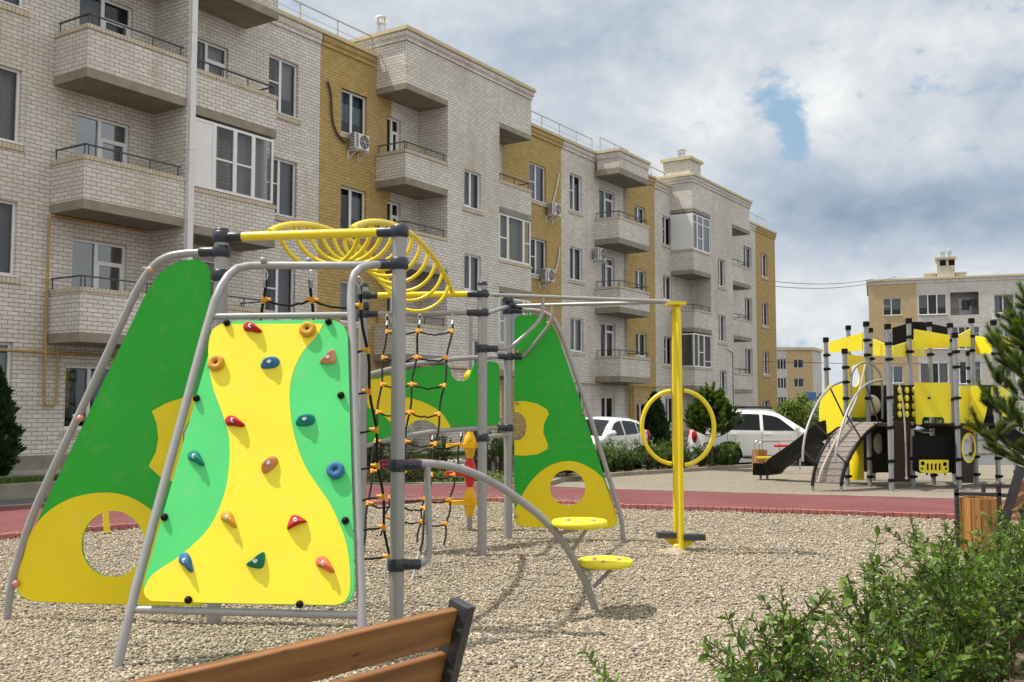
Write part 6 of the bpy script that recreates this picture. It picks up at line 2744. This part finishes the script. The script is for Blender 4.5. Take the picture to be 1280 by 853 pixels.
def shrub(label, loc, h, n_sh, spread, leaf, mats, group=None, cat='shrub', pairs=26, twigs=4, dense=1., name='shrub', lean=(0, 0), young=.25, f0m=.12):
    t = thing(name, loc, label, cat, 0.0, group)
    R.seed(int(abs(loc[0]) * 1000) + int(abs(loc[1]) * 77))
    P, D, Y_ = [], [], []
    st = MB()
    for k in range(n_sh):
        a = R.uniform(0, 6.283)
        r0 = spread * .35 * R.random()
        b0 = V((r0 * math.cos(a), r0 * math.sin(a), -.02))
        out = spread * R.uniform(.2, 1.0)
        hh = h * R.uniform(.55, 1.05) * (1 - .25 * (out / spread) ** 2)
        a2 = a + R.uniform(-.5, .5)
        e = V((out * math.cos(a2) + lean[0] * hh, out * math.sin(a2) + lean[1] * hh, hh))
        mid = b0.lerp(e, .5) + V((R.uniform(-.05, .05), R.uniform(-.05, .05), hh * .06)) - V((e.x - b0.x, e.y - b0.y, 0)) * .12
        pts = spline([b0, mid, e], 7)
        st.tube(pts, [max(.0018, .007 * (1 - i / len(pts)) * (h / .9)) for i in range(len(pts))], 5, caps=False)
        segs = [(pts, f0m + R.uniform(-.05, .12), pairs)]
        for q in range(twigs):
            i = R.randint(max(3, int((f0m + .05) * len(pts))), len(pts) - 2)
            ta = R.uniform(0, 6.283)
            ln = h * R.uniform(.12, .30)
            te = pts[i] + V((math.cos(ta) * .75, math.sin(ta) * .75, R.uniform(.35, 1.0))).normalized() * ln
            tw = spline([pts[i], pts[i].lerp(te, .5) + V((0, 0, -.01)), te], 4)
            st.tube(tw, .0022 * (h / .9), 4, caps=False)
            segs.append((tw, .1, max(5, int(pairs * .42))))
        for pp, f0, np_ in segs:
            m_ = len(pp) - 1
            for i in range(np_):
                f = f0 + (1 - f0) * (i + R.random() * .5) / np_
                x = min(f, .999) * m_
                j = int(x)
                p = pp[j].lerp(pp[j + 1], x - j)
                ax = (pp[j + 1] - pp[j]).normalized()
                sd = ax.cross(V((math.cos(i * 1.571 + k), math.sin(i * 1.571 + k), .3))).normalized()
                for s in (-1, 1):
                    if R.random() > dense:
                        continue
                    d = (ax * R.uniform(.5, 1.1) + sd * s + V((R.uniform(-.3, .3), R.uniform(-.3, .3), R.uniform(-.15, .35)))).normalized()
                    P.append(p)
                    D.append(d)
                    Y_.append(f > 1 - young)
    st.build('stems', M['stem'], t)
    P, D, Y_ = np.array([p[:] for p in P]), np.array([d[:] for d in D]), np.array(Y_)
    for sel, m, nm, sz in ((~Y_, mats[0], 'foliage', 1.), (Y_, mats[1], 'young_foliage', .85)):
        if sel.sum() == 0:
            continue
        vs, fs = leaves(P[sel], D[sel], leaf * sz * (1. if sel.sum() == 0 else rng.uniform(.6, 1.25, int(sel.sum()))))
        arrays_mesh(nm, vs, fs, M[m], t, smooth=False)
    return t


ng_ = 'shrubs of the near hedge'
near = [((3.55, 7.35), 0.90, 26, .44, 'leafy shrub of the near hedge standing nearest the wooden litter bin'),
        ((3.05, 6.6), 0.92, 26, .46, 'tall dense shrub of the near hedge at its right end, stems bare at the foot'),
        ((2.62, 5.95), 1.0, 34, .46, 'dense shrub of the near hedge, second from its right end'),
        ((2.22, 5.3), 1.06, 36, .44, 'dense shrub in the middle of the near hedge'),
        ((1.82, 4.65), 1.02, 32, .40, 'shrub of the near hedge just left of its dense middle'),
        ((1.40, 4.1), 1.02, 26, .34, 'thin loose shrub of the near hedge with long young shoots'),
        ((1.0, 3.6), 1.02, 20, .28, 'sparse shrub of the near hedge, third from its left end'),
        ((.95, 3.55), .98, 15, .22, 'thin shrub of the near hedge, second from its left end'),
        ((.76, 3.40), .88, 13, .20, 'low sparse shrub at the left end of the near hedge')]
for (x, y), h, n, sp2, lab in near:
    shrub(lab, (x, y, 0), h, n, sp2, .048, ('leaf', 'leaf_young'), ng_, pairs=20, twigs=4, f0m=.42 if x > 2.8 else .2, young=.16)
shrub('lone young shoot with pale leaves at the lower edge, left of the hedge', (.33, 3.05, 0), .97, 6, .05, .044, ('leaf_young', 'leaf_young'), None, pairs=22, twigs=1, name='shrub')
shrub('rounded shrub beside the bench with black armrests', (4.7, 8.9, 0), .95, 60, .5, .042, ('leaf', 'leaf_young'), ng_, pairs=22, twigs=4)
shrub('rounded shrub at the right picture edge behind the near hedge', (4.35, 7.9, 0), 1.05, 60, .5, .042, ('leaf', 'leaf_young'), ng_, pairs=22, twigs=4)
shrub('low shrub growing under the right edge between bench and hedge', (5.5, 9.7, 0), 1.0, 50, .5, .045, ('leaf', 'leaf_young'), ng_, pairs=20, twigs=3)

# hedge along the parking
hg = 'shrubs of the hedge in front of the parked cars'
hl_lab = 'loose green shrub of the low hedge in front of the parked white cars'
hp = []
for i in range(14):
    f = i / 13
    x = 1.05 + f * 5.6
    y = 26.0 + f * 4.8
    hp.append((x + R.uniform(-.1, .1), y + R.uniform(-.15, .15)))
for i, (x, y) in enumerate(hp):
    h = R.uniform(.72, .98) * (1.0 if i < 9 else .85)
    shrub(hl_lab, (x, y, .03), h, 20, .42, .085, ('leaf_hedge', 'leaf'), hg, pairs=13, twigs=3)
lg_lab = 'round green shrub along the path behind the rope nets'
for px_, Y, h in ((446, 25.3, 1.2), (472, 25.6, 1.35), (500, 25.9, 1.1), (548, 26.2, 1.15), (605, 26.5, 1.4), (628, 26.4, 1.3), (660, 26.0, 1.15)):
    shrub(lg_lab, (x_at(px_, Y), Y, .03), h, 26, .5, .075, ('leaf_hedge', 'leaf'), 'shrubs behind the rope nets', pairs=13, twigs=3)

# flowers beside the path
for px_, Y, m, lab in ((487, 23.3, 'bloom_pink', 'pink flower plant by the path behind the nets'), (518, 23.4, 'bloom_red', 'left red flower plant by the path behind the nets'),
                       (535, 23.4, 'bloom_red', 'right red flower plant, nearest the grey spinner pole'), (573, 23.5, 'bloom_white', 'white flower plant by the path next to the spinner pole')):
    t = shrub(lab, (x_at(px_, Y), Y, .0), .52, 26, .32, .06, ('leaf_light', 'leaf'), None, 'flowers', pairs=9, twigs=1, name='flower_plant')
    n = 70
    a = rng.uniform(0, 6.283, n)
    r = .34 * np.sqrt(rng.random(n))
    c = np.stack([r * np.cos(a), r * np.sin(a), .47 + .12 * rng.random(n) - r * .3], 1)
    d = np.concatenate([rng.normal(0, 1, (n, 2)), np.abs(rng.normal(0, .6, (n, 1))) + .2], 1)
    P = np.repeat(c, 6, 0)
    D = np.repeat(d, 6, 0) * .3 + rng.normal(0, 1, (n * 6, 3))
    vs, fs = leaves(P, D, .06, .8)
    arrays_mesh('blossom', vs, fs, M[m], t)
sh = [(470 + 12 * i, 23.0 + R.uniform(-.3, .5)) for i in range(15)]
mb_P, mb_D = [], []
for px_, Y in sh:
    for k in range(220):
        mb_P.append((x_at(px_, Y) + R.gauss(0, .16), Y + R.gauss(0, .2), R.random() ** 2 * .3))
        mb_D.append((R.gauss(0, .6), R.gauss(0, .6), R.uniform(.3, 1)))
vs, fs = leaves(np.array(mb_P), np.array(mb_D), .09, .3)
tag(arrays_mesh('ground_cover', vs, fs, M['leaf_light']), 'low green ground cover among the flowers along the red path', 'ground cover', kind='stuff')
sheet('flower_bed', [(x_at(440, 22.4), 22.4), (x_at(655, 22.6), 22.6), (x_at(660, 27.2), 27.2), (x_at(430, 26.6), 26.6)], .01, M['soil'])
kerb('flower_kerb', [(x_at(440, 22.35), 22.35), (x_at(655, 22.55), 22.55)], .12, .12)


def thuja(label, loc, h, r, n=9000):
    t = thing('thuja_tree', loc, label, 'tree')
    mb = MB()
    mb.tube([(0, 0, -.05), (.01, 0, h * .5), (0, .01, h * .92)], [.05, .035, .01], 8)
    mb.build('trunk', M['bark'], t)
    z = rng.random(n) ** 1.15
    prof = np.interp(z, [0, .06, .18, .4, .7, .9, 1.], [.45, .8, 1, .92, .62, .3, .06]) * r
    a = rng.uniform(0, 6.283, n)
    bump = 1 + .20 * np.sin(a * 5 + z * 17) + .14 * np.sin(a * 3 - z * 31) + .12 * np.sin(a * 9 + z * 57)
    rr = prof * bump * rng.uniform(.55, 1.06, n) ** .5
    P = np.stack([rr * np.cos(a), rr * np.sin(a), .05 + z * h], 1)
    D = np.stack([np.cos(a) * .5, np.sin(a) * .5, rng.uniform(.5, 1.4, n)], 1) + rng.normal(0, .25, (n, 3))
    vs, fs = leaves(P, D, .13, .34, .5, 0.)
    arrays_mesh('crown', vs, fs, M['thuja'], t)


q = gr(10, 602, .2)
thuja('dark columnar thuja on the lawn at the left picture edge', at(-12, 600, 20.9) * 1.0, 2.2, .43, 12000)
thuja('dark columnar thuja by the facade seen through the yellow ring', V((x_at(818, 36), 36, 0)), 2.2, .46)


def pine(label, loc, h, rad_, nbr, shoot, needle, wd, per, mats=('needle', 'needle_young'), z0=.25, lead=.35, flat=.4, skip=None):
    t = thing('pine_tree', loc, label, 'tree')
    mb = MB()
    mb.tube(spline([(0, 0, -.05), (.02, .01, h * .45), (0, 0, h * .97)], 6), [.05 * h / 2.6 * (1 - i / 14) + .006 for i in range(13)], 8)
    mb.build('trunk', M['bark'], t)
    sh = []
    br = MB()
    for k in range(nbr):
        f = z0 + (1 - z0) * (k + R.random() * .6) / nbr
        zb = h * f * .92
        a = k * 2.399 + R.uniform(-.3, .3)
        ln = rad_ * (1.08 - f) ** .7 * R.uniform(.75, 1.1)
        e = V((math.cos(a) * ln, math.sin(a) * ln, zb + ln * R.uniform(.25, .6)))
        b0 = V((0, 0, zb))
        pts = spline([b0, b0.lerp(e, .5) - V((0, 0, ln * .08)), e], 6)
        br.tube(pts, [.016 * (1 - i / 14) for i in range(13)], 6)
        dr_ = (pts[-1] - pts[-3]).normalized()
        sh.append((pts[-1], (dr_ * .6 + V((0, 0, .8))).normalized(), shoot * 1.15))
        for q in range(9):
            i = R.randint(4, 12)
            sd = V((R.gauss(0, .5), R.gauss(0, .5), R.uniform(.1, .9)))
            d = (dr_ * .8 + sd).normalized()
            L_ = shoot * R.uniform(.6, 1.1)
            sh.append((pts[i], d, L_))
            br.tube([pts[i], pts[i] + d * L_], .006, 5)
    for q in range(3):
        sh.append((V((0, 0, h * .9)), V((R.gauss(0, .25), R.gauss(0, .25), 1)).normalized(), lead))
    br.build('branches', M['bark'], t)
    n = len(sh)
    B0 = np.array([s[0][:] for s in sh])
    D0 = np.array([s[1][:] for s in sh])
    L0 = np.array([s[2] for s in sh])
    idx = np.repeat(np.arange(n), per)
    f = rng.random(n * per) ** .8
    P = B0[idx] + D0[idx] * (L0[idx] * f)[:, None]
    s, u_ = frames(D0[idx])
    a = rng.uniform(0, 6.283, n * per)
    side = s * np.cos(a)[:, None] + u_ * np.sin(a)[:, None]
    nd = D0[idx] * rng.uniform(.7, 1.3, n * per)[:, None] + side * rng.uniform(.35, .9, n * per)[:, None]
    nd /= np.linalg.norm(nd, axis=1, keepdims=True)
    ln = needle * rng.uniform(.7, 1.15, n * per) * (1 - .25 * f)
    sd, _ = frames(nd)
    e = P + nd * ln[:, None]
    w2 = sd * wd
    vs = np.stack([P - w2, P + w2, e + w2 * .5, e - w2 * .5], 1).reshape(-1, 3)
    fs = np.arange(len(P) * 4).reshape(-1, 4)
    yo = np.repeat(f > .62, 1)
    for sel, m, nm in ((~yo, mats[0], 'needles'), (yo, mats[1], 'young_needles')):
        k = np.repeat(sel, 4)
        arrays_mesh(nm, vs[k], np.arange(k.sum()).reshape(-1, 4), M[m], t)
    return t


pine('green pine with long upright shoots at the right picture edge', V((x_at(1330, 13.6), 13.6, 0)), 3.25, 1.42, 38, .34, .12, .0036, 330)
pine('small bushy pine with a tall leading shoot behind the yellow ring', V((x_at(888, 29.4), 29.4, 0)), 2.2, 1.02, 44, .24, .13, .009, 190, lead=.5, z0=.44)
mbp = MB()

# loose light trees by the distant block


def leafy_tree(label, loc, h, r, n, leaf, mat='leaf_light'):
    t = thing('leafy_tree', loc, label, 'tree')
    mb = MB()
    mb.tube(spline([(0, 0, -.1), (.05, 0, h * .3), (0, .05, h * .6)], 5), [.10 - .006 * i for i in range(11)], 8)
    cl = []
    for k in range(16):
        a, f = R.uniform(0, 6.28), R.random()
        rr = r * R.uniform(.35, .9)
        c = V((rr * math.cos(a), rr * math.sin(a), h * (.38 + .55 * f)))
        mb.tube([(0, 0, h * .3 + .2 * f), c], [.03, .008], 5)
        cl.append((c, r * R.uniform(.25, .5)))
    mb.build('trunk', M['bark'], t)
    P = []
    for c, q in cl:
        for _ in range(n // 16):
            d = V((R.gauss(0, 1), R.gauss(0, 1), R.gauss(0, .8))).normalized() * q * R.random() ** .4
            P.append((c + d)[:])
    P = np.array(P)
    D = rng.normal(0, 1, P.shape) + np.array([[0, 0, -.2]])
    vs, fs = leaves(P, D, leaf, .6)
    arrays_mesh('crown', vs, fs, M[mat], t)


leafy_tree('bright green bushy tree behind the white estate car', V((x_at(994, 48), 48, 0)), 2.5, .95, 2400, .17)
leafy_tree('lower green bushy tree beside the slide top, behind the estate car', V((x_at(1014, 52), 52, 0)), 1.5, .9, 1500, .17)
leafy_tree('dark green tree behind the play tower at its left', V((x_at(1060, 62), 62, 0)), 2.6, 2.0, 2200, .2, 'leaf_hedge')
leafy_tree('dark green tree in the gap under the play tower', V((x_at(1150, 58), 58, 0)), 2.2, 2.0, 2200, .2, 'leaf_hedge')
leafy_tree('dark green tree behind the right slide', V((x_at(1235, 60), 60, 0)), 2.6, 2.2, 2200, .2, 'leaf_hedge')
